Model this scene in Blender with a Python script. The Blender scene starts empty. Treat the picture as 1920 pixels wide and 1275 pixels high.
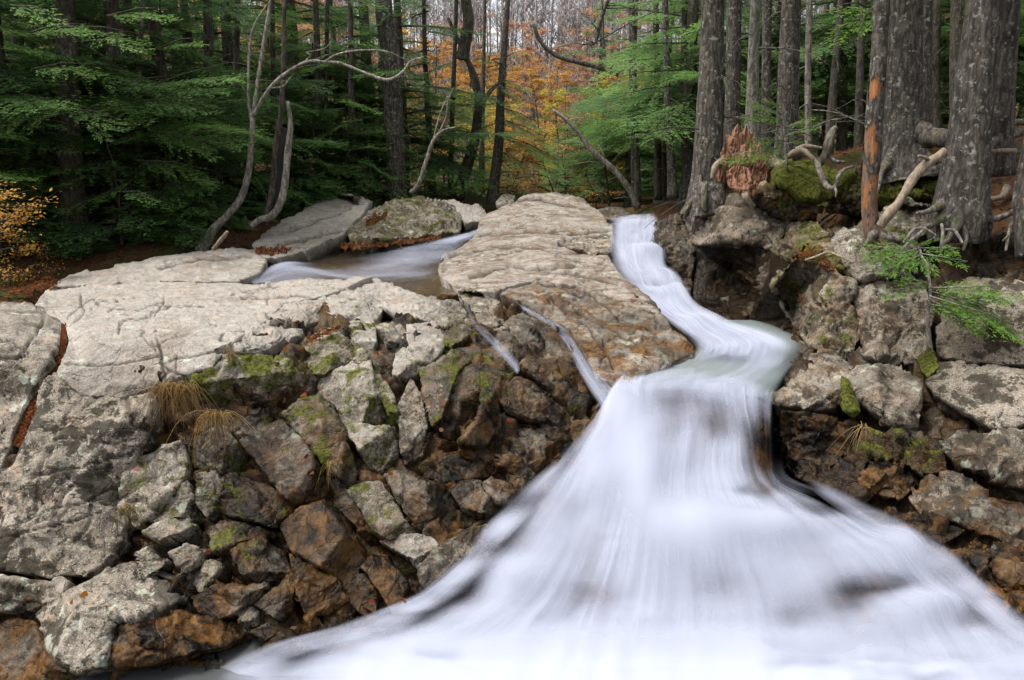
import bpy, bmesh, math, random
import numpy as np
from mathutils import Vector, Matrix
from mathutils.geometry import delaunay_2d_cdt

random.seed(7)
RNG = np.random.default_rng(7)
SC = bpy.context.scene
COL = SC.collection

# ------------------------------------------------------------------ camera
F = 1507.0                     # focal length in pixels of the 1920 wide photograph
PITCH = math.radians(12.6)
CAMZ = 3.4                     # metres above the lower pool
CP, SP = math.cos(PITCH), math.sin(PITCH)
cam = bpy.data.cameras.new('camera')
cam.sensor_width = 36.0
cam.sensor_fit = 'HORIZONTAL'
cam.lens = F / 1920 * 36.0
cam.clip_end = 2000
camo = bpy.data.objects.new('camera', cam)
COL.objects.link(camo)
camo.location = (0, 0, CAMZ)
camo.rotation_euler = (math.pi / 2 - PITCH, 0, 0)
SC.camera = camo

# ------------------------------------------------------------------ sky, sun, exposure
SUN_EL, SUN_ROT = math.radians(62), math.radians(-100)
w = bpy.data.worlds.new('World')
SC.world = w
w.use_nodes = True
nt = w.node_tree
nt.nodes.clear()
sky = nt.nodes.new('ShaderNodeTexSky')
sky.sky_type = 'NISHITA'
sky.sun_disc = False
sky.sun_elevation = SUN_EL
sky.sun_rotation = SUN_ROT
sky.dust_density = 5.0
sky.air_density = 1.0
hs = nt.nodes.new('ShaderNodeHueSaturation')
hs.inputs['Saturation'].default_value = 0.30
bg = nt.nodes.new('ShaderNodeBackground')
bg.inputs['Strength'].default_value = 0.128
wo = nt.nodes.new('ShaderNodeOutputWorld')
nt.links.new(sky.outputs[0], hs.inputs['Color'])
nt.links.new(hs.outputs[0], bg.inputs['Color'])
nt.links.new(bg.outputs[0], wo.inputs[0])

sun = bpy.data.lights.new('sun', 'SUN')
sun.energy = 1.3
sun.angle = math.radians(15)
sun.color = (1.0, 0.96, 0.9)
suno = bpy.data.objects.new('sun', sun)
COL.objects.link(suno)
# direction towards the sun: north (+y) rotated by SUN_ROT about z
sd = Vector((math.sin(SUN_ROT) * math.cos(SUN_EL), math.cos(SUN_ROT) * math.cos(SUN_EL), math.sin(SUN_EL)))
suno.rotation_euler = sd.to_track_quat('Z', 'Y').to_euler()
suno.location = (0, 0, 40)

SC.view_settings.view_transform = 'Standard'
SC.view_settings.look = 'None'
SC.view_settings.exposure = 1.5
SC.view_settings.gamma = 1.0
SC.view_settings.use_curve_mapping = False
SC.render.engine = 'CYCLES'
SC.cycles.use_denoising = True
SC.cycles.max_bounces = 6
SC.cycles.diffuse_bounces = 4
SC.cycles.glossy_bounces = 2
SC.cycles.transmission_bounces = 4
SC.cycles.transparent_max_bounces = 24

# ------------------------------------------------------------------ numeric helpers
def P(px, py, Y):
    """pixel of the photograph at distance Y in front of the camera -> world point"""
    dd = (py - 637.5) / F
    k = Y / (CP - dd * SP)
    return Vector(((px - 960) / F * k, Y, CAMZ - k * (SP + dd * CP)))

def Pn(px, py, k):
    dd = (py - 637.5) / F
    return np.stack([(px - 960) / F * k, k * (CP - dd * SP), CAMZ - k * (SP + dd * CP)], -1)

def slope(py):
    return math.tan(PITCH + math.atan((py - 637.5) / F))

def Yz(py, z):
    return (CAMZ - z) / slope(py)

def _h(i, j, k, s):
    v = (i.astype(np.int64) * 374761393 + j.astype(np.int64) * 668265263 + k.astype(np.int64) * 2147483647 + s * 974634)
    v = (v ^ (v >> 13)) * 1274126177
    v = v & 0x7fffffff
    v = (v ^ (v >> 16)) * 73244475
    v = v & 0x7fffffff
    v = v ^ (v >> 15)
    return (v & 0xffff) / 65535.0

def vnoise(p, s=0):
    i = np.floor(p)
    f = p - i
    f = f * f * f * (f * (f * 6 - 15) + 10)
    i = i.astype(np.int64)
    r = 0
    for a in (0, 1):
        for b in (0, 1):
            for c in (0, 1):
                wgt = (f[:, 0] if a else 1 - f[:, 0]) * (f[:, 1] if b else 1 - f[:, 1]) * (f[:, 2] if c else 1 - f[:, 2])
                r = r + wgt * _h(i[:, 0] + a, i[:, 1] + b, i[:, 2] + c, s)
    return r * 2 - 1

def fbm(p, sc, o=4, s=0, g=.5):
    a, t, r = 1.0, 0.0, 0.0
    q = p * sc
    for k in range(o):
        r = r + a * vnoise(q + 17.3 * k, s + k)
        t += a
        a *= g
        q = q * 2.03
    return r / t

def worley(p, cell, s=0):
    """nearest jittered cell: F1, F2, per-cell random offset and tilt plane value"""
    q = p / cell
    i = np.floor(q).astype(np.int64)
    n = len(p)
    f1 = np.full(n, 9.0); f2 = np.full(n, 9.0)
    val = np.zeros(n)
    for a in (-1, 0, 1):
        for b in (-1, 0, 1):
            for c in (-1, 0, 1):
                ii, jj, kk = i[:, 0] + a, i[:, 1] + b, i[:, 2] + c
                sx = ii + _h(ii, jj, kk, s + 1); sy = jj + _h(ii, jj, kk, s + 2); sz = kk + _h(ii, jj, kk, s + 3)
                d = (q[:, 0] - sx) ** 2 + (q[:, 1] - sy) ** 2 + (q[:, 2] - sz) ** 2
                g = (_h(ii, jj, kk, s + 4) - .5) + ((_h(ii, jj, kk, s + 5) - .5) * (q[:, 0] - sx) + (_h(ii, jj, kk, s + 6) - .5) * (q[:, 1] - sy) + (_h(ii, jj, kk, s + 7) - .5) * (q[:, 2] - sz)) * 1.4
                m = d < f1
                f2 = np.where(m, f1, np.minimum(f2, d))
                val = np.where(m, g, val)
                f1 = np.where(m, d, f1)
    return np.sqrt(f1), np.sqrt(f2), val

def sstep(a, b, x):
    t = np.clip((x - a) / (b - a), 0, 1)
    return t * t * (3 - 2 * t)

def catmull(pts, n):
    """resample a polyline of k-dim points by a Catmull-Rom spline to n points"""
    p = np.asarray(pts, float)
    m = len(p)
    p = np.vstack([2 * p[0] - p[1], p, 2 * p[-1] - p[-2]])
    t = np.linspace(0, m - 1 - 1e-9, n)
    i = np.floor(t).astype(int); u = (t - i)[:, None]
    a, b, c, d = p[i], p[i + 1], p[i + 2], p[i + 3]
    return .5 * ((2 * b) + (c - a) * u + (2 * a - 5 * b + 4 * c - d) * u ** 2 + (3 * b - a - 3 * c + d) * u ** 3)

# ------------------------------------------------------------------ object helpers
def tag(o, label=None, cat=None, group=None, kind=None):
    if label: o['label'] = label
    if cat: o['category'] = cat
    if group: o['group'] = group
    if kind: o['kind'] = kind
    return o

def empty(name, loc=(0, 0, 0), label=None, cat=None, group=None):
    o = bpy.data.objects.new(name, None)
    COL.objects.link(o)
    o.empty_display_size = .2
    o.location = loc
    return tag(o, label, cat, group)

def new_mesh(name, verts, faces, mat=None, smooth=True, masks=None, uv=None, dirt=None):
    """faces: an (n,3) or (n,4) array, or a list of index lists"""
    me = bpy.data.meshes.new(name)
    if isinstance(faces, np.ndarray):
        nf, k = faces.shape
        me.vertices.add(len(verts)); me.vertices.foreach_set('co', np.ascontiguousarray(verts, np.float32).ravel())
        me.loops.add(nf * k); me.loops.foreach_set('vertex_index', np.ascontiguousarray(faces, np.int32).ravel())
        me.polygons.add(nf)
        me.polygons.foreach_set('loop_start', np.arange(0, nf * k, k, dtype=np.int32))
        me.update(calc_edges=True)
    else:
        me.from_pydata([tuple(v) for v in verts], [], faces)
        me.update()
    if smooth:
        me.polygons.foreach_set('use_smooth', np.ones(len(me.polygons), bool))
    if masks is not None:
        at = me.color_attributes.new('mask', 'FLOAT_COLOR', 'POINT')
        at.data.foreach_set('color', np.ascontiguousarray(masks, np.float32).ravel())
    if dirt is not None:
        at = me.attributes.new('dirt', 'FLOAT', 'POINT')
        at.data.foreach_set('value', np.ascontiguousarray(dirt, np.float32))
    if uv is not None:
        at = me.attributes.new('flow', 'FLOAT_VECTOR', 'POINT')
        at.data.foreach_set('vector', np.ascontiguousarray(uv, np.float32).ravel())
    if mat: me.materials.append(mat)
    return me

def link(name, me, parent=None, loc=None):
    o = bpy.data.objects.new(name, me)
    COL.objects.link(o)
    if loc is not None: o.location = loc
    if parent is not None: o.parent = parent
    return o

def tube_arr(pts, rad, sides=8, seed=0, rough=0., cap=True):
    """tapered tube round a polyline -> verts, tri/quad list"""
    p = np.asarray(pts, float); r = np.asarray(rad, float)
    n = len(p)
    tan = np.gradient(p, axis=0)
    tan /= np.linalg.norm(tan, axis=1)[:, None] + 1e-9
    ref = np.array([1., .13, .07]) if abs(tan[:, 2]).mean() > .5 else np.array([.1, .05, 1.])
    a = np.cross(tan, ref); a /= np.linalg.norm(a, axis=1)[:, None] + 1e-9
    b = np.cross(tan, a)
    th = np.linspace(0, 2 * np.pi, sides, endpoint=False)
    V = p[:, None, :] + r[:, None, None] * (np.cos(th)[None, :, None] * a[:, None, :] + np.sin(th)[None, :, None] * b[:, None, :])
    V = V.reshape(-1, 3)
    if rough:
        c = np.repeat(p, sides, 0)
        d = V - c
        V = c + d * (1 + rough * fbm(V, 9.0, 3, seed))[:, None]
    i = np.arange(n - 1)[:, None] * sides; j = np.arange(sides)[None, :]; j2 = (j + 1) % sides
    Q = np.stack([i + j, i + j2, i + sides + j2, i + sides + j], -1).reshape(-1, 4)
    if cap:
        V = np.vstack([V, p[-1:], p[:1]])
        e = len(V) - 2
        o = (n - 1) * sides
        C = np.stack([o + np.arange(sides), o + (np.arange(sides) + 1) % sides, np.full(sides, e), np.full(sides, e)], -1)
        C2 = np.stack([(np.arange(sides) + 1) % sides, np.arange(sides), np.full(sides, e + 1), np.full(sides, e + 1)], -1)
        return V, Q, np.vstack([C[:, :3], C2[:, :3]])
    return V, Q, np.zeros((0, 3), int)

class Acc:
    """collects quads / triangles with a per-vertex mask, builds one mesh object"""
    def __init__(s): s.V, s.T, s.M, s.n = [], [], [], 0
    def add(s, V, T, m=(0, 0, 0, 1)):
        V = np.asarray(V, float); T = np.asarray(T)
        if T.shape[1] == 4: T = np.vstack([T[:, :3], T[:, [0, 2, 3]]])
        s.V.append(V); s.T.append(T + s.n); s.n += len(V)
        m = np.asarray(m, float)
        s.M.append(np.broadcast_to(m, (len(V), 4)))
    def tube(s, pts, rad, sides=6, seed=0, rough=0., m=(0, 0, 0, 1)):
        V, Q, C = tube_arr(pts, rad, sides, seed, rough)
        T = np.vstack([Q[:, :3], Q[:, [0, 2, 3]], C])
        s.add(V, T, m)
    def mesh(s, name, mat, smooth=True):
        return new_mesh(name, np.vstack(s.V), np.vstack(s.T), mat, smooth, np.vstack(s.M))
    def build(s, name, mat, parent=None, smooth=True, loc=None):
        me = s.mesh(name, mat, smooth)
        if loc is not None:
            me.transform(Matrix.Translation(-Vector(loc)))
            return link(name, me, parent, loc if parent is None else None)
        return link(name, me, parent)

# ------------------------------------------------------------------ material helpers
class N:
    def __init__(s, name):
        s.m = bpy.data.materials.new(name); s.m.use_nodes = True
        s.t = s.m.node_tree; s.t.nodes.clear()
        s.out = s.t.nodes.new('ShaderNodeOutputMaterial')
    def n(s, typ, props=None, **inp):
        nd = s.t.nodes.new(typ)
        for k, v in (props or {}).items(): setattr(nd, k, v)
        for k, v in inp.items():
            s.set(nd, k, v)
        return nd
    def set(s, nd, k, v):
        key = int(k[1:]) if k[0] == 'i' and k[1:].isdigit() else k.replace('_', ' ')
        sock = nd.inputs[key]
        if isinstance(v, bpy.types.NodeSocket): s.t.links.new(v, sock)
        else: sock.default_value = v
    def attr(s, name='mask'):
        a = s.n('ShaderNodeAttribute', {'attribute_name': name})
        return a
    def pos(s): return s.n('ShaderNodeNewGeometry').outputs['Position']
    def noise(s, vec, scale, detail=4, rough=.55, dist=0.):
        return s.n('ShaderNodeTexNoise', None, Vector=vec, Scale=scale, Detail=detail, Roughness=rough, Distortion=dist).outputs['Fac']
    def voro(s, vec, scale, feat='F1', out='Distance', rnd=1.0):
        return s.n('ShaderNodeTexVoronoi', {'feature': feat}, Vector=vec, Scale=scale, Randomness=rnd).outputs[out]
    def math(s, op, a, b=0., c=None, clamp=False):
        nd = s.n('ShaderNodeMath', {'operation': op, 'use_clamp': clamp}, i0=a, i1=b)
        if c is not None: s.set(nd, 'i2', c)
        return nd.outputs[0]
    def ramp(s, x, lo, hi, a=0., b=1., smooth=True):
        nd = s.n('ShaderNodeMapRange', {'interpolation_type': 'SMOOTHSTEP' if smooth else 'LINEAR', 'clamp': True}, Value=x)
        nd.inputs[1].default_value = lo; nd.inputs[2].default_value = hi; nd.inputs[3].default_value = a; nd.inputs[4].default_value = b
        return nd.outputs[0]
    def mix(s, f, a, b, mode='MIX'):
        nd = s.t.nodes.new('ShaderNodeMix'); nd.data_type = 'RGBA'; nd.blend_type = mode
        for sk, v in ((nd.inputs[0], f), (nd.inputs[6], a), (nd.inputs[7], b)):
            if isinstance(v, bpy.types.NodeSocket): s.t.links.new(v, sk)
            else: sk.default_value = (*v, 1) if isinstance(v, tuple) and len(v) == 3 else v
        return nd.outputs[2]
    def sep(s, col):
        nd = s.n('ShaderNodeSeparateColor', None, Color=col)
        return nd.outputs
    def bump(s, h, strength=.5, dist=.02, normal=None):
        nd = s.n('ShaderNodeBump', None, Height=h, Strength=strength, Distance=dist)
        if normal is not None: s.set(nd, 'Normal', normal)
        return nd.outputs[0]
    def map(s, vec, scale):
        return s.n('ShaderNodeMapping', None, Vector=vec, Scale=scale).outputs[0]
    def bsdf(s, col, rough=.8, normal=None, spec=.5, **kw):
        nd = s.n('ShaderNodeBsdfPrincipled', None, Base_Color=(*col, 1) if isinstance(col, tuple) else col, Roughness=rough, **kw)
        s.set(nd, 'Specular_IOR_Level', spec)
        if normal is not None: s.set(nd, 'Normal', normal)
        s.t.links.new(nd.outputs[0], s.out.inputs[0])
        return nd

def rock_material():
    """granite. mask: r wet, g moss, b rust stain, a lichen / dry pale, also painted top light and front shade"""
    m = N('granite')
    p = m.pos()
    at = m.attr(); s = m.sep(at.outputs['Color'])
    wet, moss, rust, lich = s[0], s[1], s[2], at.outputs['Alpha']
    big = m.noise(p, 1.3, 4, .6)
    mid = m.noise(p, 6.5, 6, .7, .4)
    fine = m.noise(p, 24, 5, .75)
    grain = m.noise(p, 75, 3, .7)
    c = m.mix(m.ramp(big, .38, .62), (.175, .15, .115), (.265, .234, .188))
    c = m.mix(m.ramp(mid, .44, .58), c, (.125, .105, .082))
    c = m.mix(m.ramp(fine, .52, .66, 0, .7), c, (.09, .08, .068))
    c = m.mix(m.ramp(grain, .53, .66, 0, .65), c, (.40, .38, .34))
    c = m.mix(m.ramp(grain, .46, .34, 0, .75), c, (.055, .05, .043))
    # pale dry tops: bleached granite, with the light on tops painted in
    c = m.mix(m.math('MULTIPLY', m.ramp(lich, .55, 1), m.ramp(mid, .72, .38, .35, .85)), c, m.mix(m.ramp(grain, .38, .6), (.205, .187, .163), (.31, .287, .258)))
    stain = m.ramp(m.noise(m.map(p, (.8, .5, 1)), 1.1, 6, .68, .8), .50, .62)
    c = m.mix(m.math('MULTIPLY', stain, .55), c, m.mix(1.0, c, (.62, .56, .50), 'MULTIPLY'))
    # pinkish / buff veins
    c = m.mix(m.math('MULTIPLY', m.ramp(m.noise(m.map(p, (1, .6, 2.5)), 3.2, 3, .6, 1.2), .55, .7), .4), c, (.32, .22, .15))
    # black biofilm patches, thicker on front faces to put shade into the colour
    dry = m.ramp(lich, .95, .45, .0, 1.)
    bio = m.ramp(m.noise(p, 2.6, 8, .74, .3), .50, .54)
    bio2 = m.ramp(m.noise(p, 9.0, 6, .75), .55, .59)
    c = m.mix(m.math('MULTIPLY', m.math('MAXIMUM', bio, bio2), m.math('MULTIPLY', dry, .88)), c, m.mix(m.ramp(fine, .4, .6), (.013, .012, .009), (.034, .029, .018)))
    # crustose lichen rosettes
    lv = m.math('ADD', m.voro(p, 6.0), m.math('MULTIPLY', fine, .7))
    lm = m.math('MULTIPLY', m.ramp(lv, .66, .58), m.ramp(m.noise(p, 1.9, 3), .5, .58))
    c = m.mix(m.math('MULTIPLY', lm, m.ramp(lich, .15, .4, 0, .75)), c, m.mix(m.ramp(fine, .4, .6), (.27, .29, .22), (.38, .40, .34)))
    # wet: darker
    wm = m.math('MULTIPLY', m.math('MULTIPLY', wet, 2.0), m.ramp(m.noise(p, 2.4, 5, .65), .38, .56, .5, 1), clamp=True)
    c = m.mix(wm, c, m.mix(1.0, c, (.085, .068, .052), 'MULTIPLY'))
    # rust
    rm = m.math('MULTIPLY', rust, m.ramp(m.noise(p, 3.6, 6, .72, .6), .43, .56, .0, 1))
    rc = m.mix(m.ramp(mid, .42, .6), (.125, .060, .017), (.045, .024, .010))
    rc = m.mix(m.ramp(fine, .5, .62, 0, .75), rc, (.035, .023, .013))
    c = m.mix(m.math('MULTIPLY', rm, 1.15, clamp=True), c, rc)
    # soil packed into the joints
    c = m.mix(m.math('MULTIPLY', m.attr('dirt').outputs['Fac'], .9), c, (.03, .024, .017))
    # moss
    mn = m.noise(p, 5.0, 5, .7, .4)
    mm = m.math('MULTIPLY', m.ramp(m.math('ADD', mn, m.math('MULTIPLY', moss, .55)), .62, .80), m.ramp(moss, 0, .12), clamp=True)
    mc = m.mix(m.ramp(fine, .35, .65), (.018, .022, .004), (.10, .104, .018))
    c = m.mix(mm, c, mc)
    r = m.n('ShaderNodeMapRange', None, Value=wm)
    r.inputs[3].default_value = .88; r.inputs[4].default_value = .17
    rr = m.math('MAXIMUM', r.outputs[0], m.math('MULTIPLY', mm, .95))
    # hairline cracks
    warp = m.n('ShaderNodeVectorMath', {'operation': 'ADD'}, i0=p, i1=m.n('ShaderNodeVectorMath', {'operation': 'SCALE'}, i0=m.n('ShaderNodeTexNoise', None, Vector=p, Scale=2.5, Detail=4).outputs['Color'], Scale=.35).outputs[0]).outputs[0]
    cr = m.ramp(m.voro(m.map(warp, (1, 1, 1.6)), 2.3, 'DISTANCE_TO_EDGE'), 0, .022, 0, 1)
    h = m.math('ADD', m.math('MULTIPLY', mid, .8), m.math('MULTIPLY', fine, .6))
    h = m.math('ADD', h, m.math('MULTIPLY', grain, .08))
    h = m.math('ADD', h, m.math('MULTIPLY', cr, .35))
    h = m.math('ADD', h, m.math('MULTIPLY', m.math('MULTIPLY', mm, m.noise(p, 90, 3)), 1.1))
    m.bsdf(c, rr, m.bump(h, .7, .03), .11)
    return m.m

def bark_material(name, c1, c2, lich=(.32, .32, .28), lamt=.5, mossy=0.):
    m = N(name)
    p = m.pos()
    b = m.noise(m.map(p, (1, 1, .16)), 30, 6, .78, .5)
    wv = m.n('ShaderNodeVectorMath', {'operation': 'ADD'}, i0=m.map(p, (1, 1, .26)), i1=m.n('ShaderNodeVectorMath', {'operation': 'SCALE'}, i0=m.n('ShaderNodeTexNoise', None, Vector=p, Scale=7.0, Detail=3).outputs['Color'], Scale=.10).outputs[0]).outputs[0]
    pl = m.voro(wv, 21)
    c = m.mix(m.ramp(b, .35, .65), c1, c2)
    c = m.mix(m.ramp(pl, .35, .75, 0, .7), c, tuple(x * .35 for x in c1))
    l = m.math('MULTIPLY', m.ramp(m.noise(p, 13, 5, .7), .57, .62), lamt)
    c = m.mix(l, c, lich)
    if mossy:
        c = m.mix(m.math('MULTIPLY', m.ramp(m.noise(p, 3.5, 4, .6), .5, .62), mossy), c, (.05, .06, .012))
    h = m.math('SUBTRACT', m.math('MULTIPLY', b, .8), pl)
    m.bsdf(c, .9, m.bump(h, .8, .02), .25)
    return m.m

def leaf_material(name, dark, light, trans=.35, var=.25):
    """mask.r = light/dark of the clump"""
    m = N(name)
    at = m.attr(); s = m.sep(at.outputs['Color'])
    oi = m.n('ShaderNodeObjectInfo').outputs['Random']
    f = m.math('ADD', m.math('MULTIPLY', s[0], 1 - var * .5), m.math('MULTIPLY', oi, var), clamp=True)
    c = m.mix(f, dark, light)
    c = m.mix(m.math('MULTIPLY', s[1], 1.), c, m.mix(.5, light, (.20, .17, .03)))
    d = m.n('ShaderNodeBsdfPrincipled', None, Base_Color=c, Roughness=.62)
    m.set(d, 'Specular_IOR_Level', .25)
    t = m.n('ShaderNodeBsdfTranslucent', None, Color=c)
    x = m.n('ShaderNodeMixShader', None, i0=trans, i1=d.outputs[0], i2=t.outputs[0])
    m.t.links.new(x.outputs[0], m.out.inputs[0])
    return m.m

def autumn_material(name, cols):
    """mask.r picks among the leaf colours"""
    m = N(name)
    s = m.sep(m.attr().outputs['Color'])
    rp = m.n('ShaderNodeValToRGB', None, Fac=s[0])
    el = rp.color_ramp.elements
    while len(el) < len(cols): el.new(.5)
    for i, c in enumerate(cols):
        el[i].position = i / (len(cols) - 1); el[i].color = (*c, 1)
    d = m.n('ShaderNodeBsdfDiffuse', None, Color=rp.outputs[0])
    t = m.n('ShaderNodeBsdfTranslucent', None, Color=rp.outputs[0])
    x = m.n('ShaderNodeMixShader', None, i0=.45, i1=d.outputs[0], i2=t.outputs[0])
    m.t.links.new(x.outputs[0], m.out.inputs[0])
    return m.m

def silk_material(name, fx, fy, white=(.295, .313, .38), con=.34, fine=.3, soft=.75):
    """long-exposure silk water: aerated water scatters light from all round, so its normal is mostly the mean one.
    flow = (metres across, metres along, density)"""
    m = N(name)
    fl = m.attr('flow').outputs['Vector']
    den = m.n('ShaderNodeSeparateXYZ', None, Vector=fl).outputs[2]
    a = m.noise(m.map(fl, (fx, fy, 0)), 1.0, 3, .5, .15)
    b = m.noise(m.map(fl, (fx * 5, fy * 1.1, 0)), 1.0, 3, .6)
    big = m.noise(m.map(fl, (fx * .35, fy * 1.6, 0)), 1.0, 2, .5)
    st = m.math('ADD', m.math('MULTIPLY', a, .55), m.math('MULTIPLY', b, fine))
    st = m.math('ADD', st, m.math('MULTIPLY', big, .45))
    mean = .5 * (1.0 + fine)
    k = m.math('MULTIPLY', m.math('SUBTRACT', st, mean), con * 8)
    al = m.math('ADD', den, m.math('MULTIPLY', k, m.math('MULTIPLY', m.math('SUBTRACT', 1.3, den), 1.15)))
    al = m.math('MULTIPLY', m.ramp(al, .0, 1.05), m.ramp(den, .0, .3), clamp=True)
    geo = m.n('ShaderNodeNewGeometry').outputs['Normal']
    nm = m.n('ShaderNodeMix', {'data_type': 'VECTOR'})
    nm.inputs[0].default_value = soft
    m.t.links.new(geo, nm.inputs[4]); nm.inputs[5].default_value = (0, -.35, .94)
    nv = m.n('ShaderNodeVectorMath', {'operation': 'NORMALIZE'}, i0=nm.outputs[1]).outputs[0]
    d = m.n('ShaderNodeBsdfDiffuse', None, Color=(*white, 1), Normal=nv)
    tr = m.n('ShaderNodeBsdfTransparent')
    y = m.n('ShaderNodeMixShader', None, i0=al, i1=tr.outputs[0], i2=d.outputs[0])
    m.t.links.new(y.outputs[0], m.out.inputs[0])
    return m.m

def deep_material(name, col, rough=.2):
    """dark green-grey water under the foam, thinning out softly at its rim (flow z = density)"""
    m = N(name)
    fl = m.attr('flow').outputs['Vector']
    den = m.n('ShaderNodeSeparateXYZ', None, Vector=fl).outputs[2]
    n = m.noise(m.map(fl, (4, .5, 0)), 1.0, 3, .5, .3)
    g = m.n('ShaderNodeBsdfPrincipled', None, Base_Color=(*col, 1), Roughness=rough, Normal=m.bump(n, .3, .05))
    tr = m.n('ShaderNodeBsdfTransparent')
    y = m.n('ShaderNodeMixShader', None, i0=m.ramp(den, 0, .8), i1=tr.outputs[0], i2=g.outputs[0])
    m.t.links.new(y.outputs[0], m.out.inputs[0])
    return m.m

def pool_material(name, col, clear, rough=.12):
    """clear dark stream water over rock, streaked smooth by its flow"""
    m = N(name)
    fl = m.attr('flow').outputs['Vector']
    n = m.noise(m.map(fl, (5, .6, 0)), 1.0, 4, .55, .4)
    g = m.n('ShaderNodeBsdfPrincipled', None, Base_Color=(*col, 1), Roughness=rough, Normal=m.bump(n, .35, .05))
    tr = m.n('ShaderNodeBsdfTransparent', None, Color=(.9, .86, .78, 1))
    y = m.n('ShaderNodeMixShader', None, i0=1 - clear, i1=tr.outputs[0], i2=g.outputs[0])
    m.t.links.new(y.outputs[0], m.out.inputs[0])
    return m.m

def ground_material():
    m = N('forest_floor')
    p = m.pos()
    n1 = m.noise(p, .8, 5, .65); n2 = m.noise(p, 9, 5, .7); v = m.voro(p, 16, 'F1', 'Color')
    c = m.mix(m.ramp(n2, .35, .65), (.035, .022, .013), (.09, .045, .022))
    vv = m.sep(v)[0]
    c = m.mix(m.ramp(vv, .6, .9, 0, .7), c, (.09, .038, .015))
    c = m.mix(m.ramp(n1, .48, .6, 0, .85), c, (.035, .04, .010))
    h = m.math('ADD', n2, m.math('MULTIPLY', vv, .5))
    m.bsdf(c, .95, m.bump(h, .8, .05), .1)
    return m.m

def wood_material(name, c1, c2, fz=.15):
    m = N(name)
    p = m.pos()
    b = m.noise(m.map(p, (1, 1, fz)), 30, 4, .65, .6)
    k = m.noise(p, 6, 4, .6)
    c = m.mix(m.ramp(b, .35, .65), c1, c2)
    c = m.mix(m.ramp(k, .5, .7, 0, .6), c, tuple(x * .4 for x in c1))
    m.bsdf(c, .85, m.bump(b, 1.0, .025), .25)
    return m.m

def snag_material():
    m = N('bare_snag_wood')
    p = m.pos()
    b = m.noise(m.map(p, (1, 1, .1)), 40, 4, .65, .6)
    c = m.mix(m.ramp(b, .35, .65), (.075, .045, .030), (.17, .105, .07))
    c = m.mix(m.ramp(m.noise(m.map(p, (1, 1, .4)), 4.5, 4, .65), .50, .58), c, m.mix(m.ramp(b, .4, .6), (.20, .080, .028), (.27, .125, .05)))
    c = m.mix(m.ramp(m.noise(m.map(p, (1, 1, .5)), 9, 4, .7), .57, .62), c, (.03, .024, .02))
    m.bsdf(c, .85, m.bump(b, .7, .02), .25)
    return m.m

ROCK = rock_material()
BARK = bark_material('spruce_bark', (.042, .036, .029), (.112, .099, .083), lamt=.5)
BARK_DARK = bark_material('hemlock_bark', (.05, .042, .034), (.10, .085, .07), lamt=.25, mossy=.3)
BARK_PALE = bark_material('maple_bark', (.15, .135, .112), (.29, .265, .225), lamt=.6)
GREYW = bark_material('far_bark', (.22, .19, .18), (.33, .29, .28), lamt=.2)  # lightened so that distance haze is put into the bark colour
ROOTW = bark_material('root_wood', (.075, .062, .05), (.18, .157, .13), lamt=.4, mossy=.55)
DRIFT = wood_material('driftwood', (.15, .115, .08), (.25, .205, .155))
SNAGW = snag_material()
TORN = wood_material('torn_red_wood', (.13, .058, .032), (.28, .15, .095), .12)
NEEDLE = leaf_material('hemlock_needles', (.055, .122, .052), (.17, .29, .07), .5)
NEEDLE_Y = leaf_material('young_needles', (.045, .105, .02), (.125, .225, .035), .45)
GOLD = autumn_material('golden_leaves', [(.36, .17, .04), (.50, .27, .07), (.46, .32, .08), (.50, .22, .07)])
RUSSET = autumn_material('russet_leaves', [(.36, .20, .11), (.42, .22, .12), (.46, .28, .15), (.34, .18, .12)])
YELLOW = autumn_material('yellow_leaves', [(.38, .34, .06), (.48, .38, .06), (.32, .34, .07), (.48, .30, .06)])
LITTER = autumn_material('litter_leaves', [(.07, .03, .014), (.13, .045, .018), (.20, .07, .025), (.12, .06, .035), (.05, .028, .018)])
SILK = silk_material('white_water', 1.7, .30, con=.26, fine=.16)
SILK_FINE = silk_material('veil_water', 3.6, .38, con=.34, fine=.3)
SILK_SOFT = silk_material('foam_water', 1.1, .45, con=.2, fine=.10, soft=.6)
POOLM = pool_material('stream_water', (.10, .075, .045), .5)
TEAL = deep_material('plunge_water', (.15, .172, .172), .3)
DARKW = deep_material('pool_water', (.05, .055, .055), .3)
GROUND = ground_material()
GRASSM = autumn_material('dry_grass', [(.20, .11, .04), (.34, .22, .09), (.42, .30, .14), (.16, .14, .04)])
# ------------------------------------------------------------------ depth surfaces: surveyed points (pixel, metres away)
def ctl(txt):
    return np.array([[float(v) for v in q.split(',')] for q in txt.split()])

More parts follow.
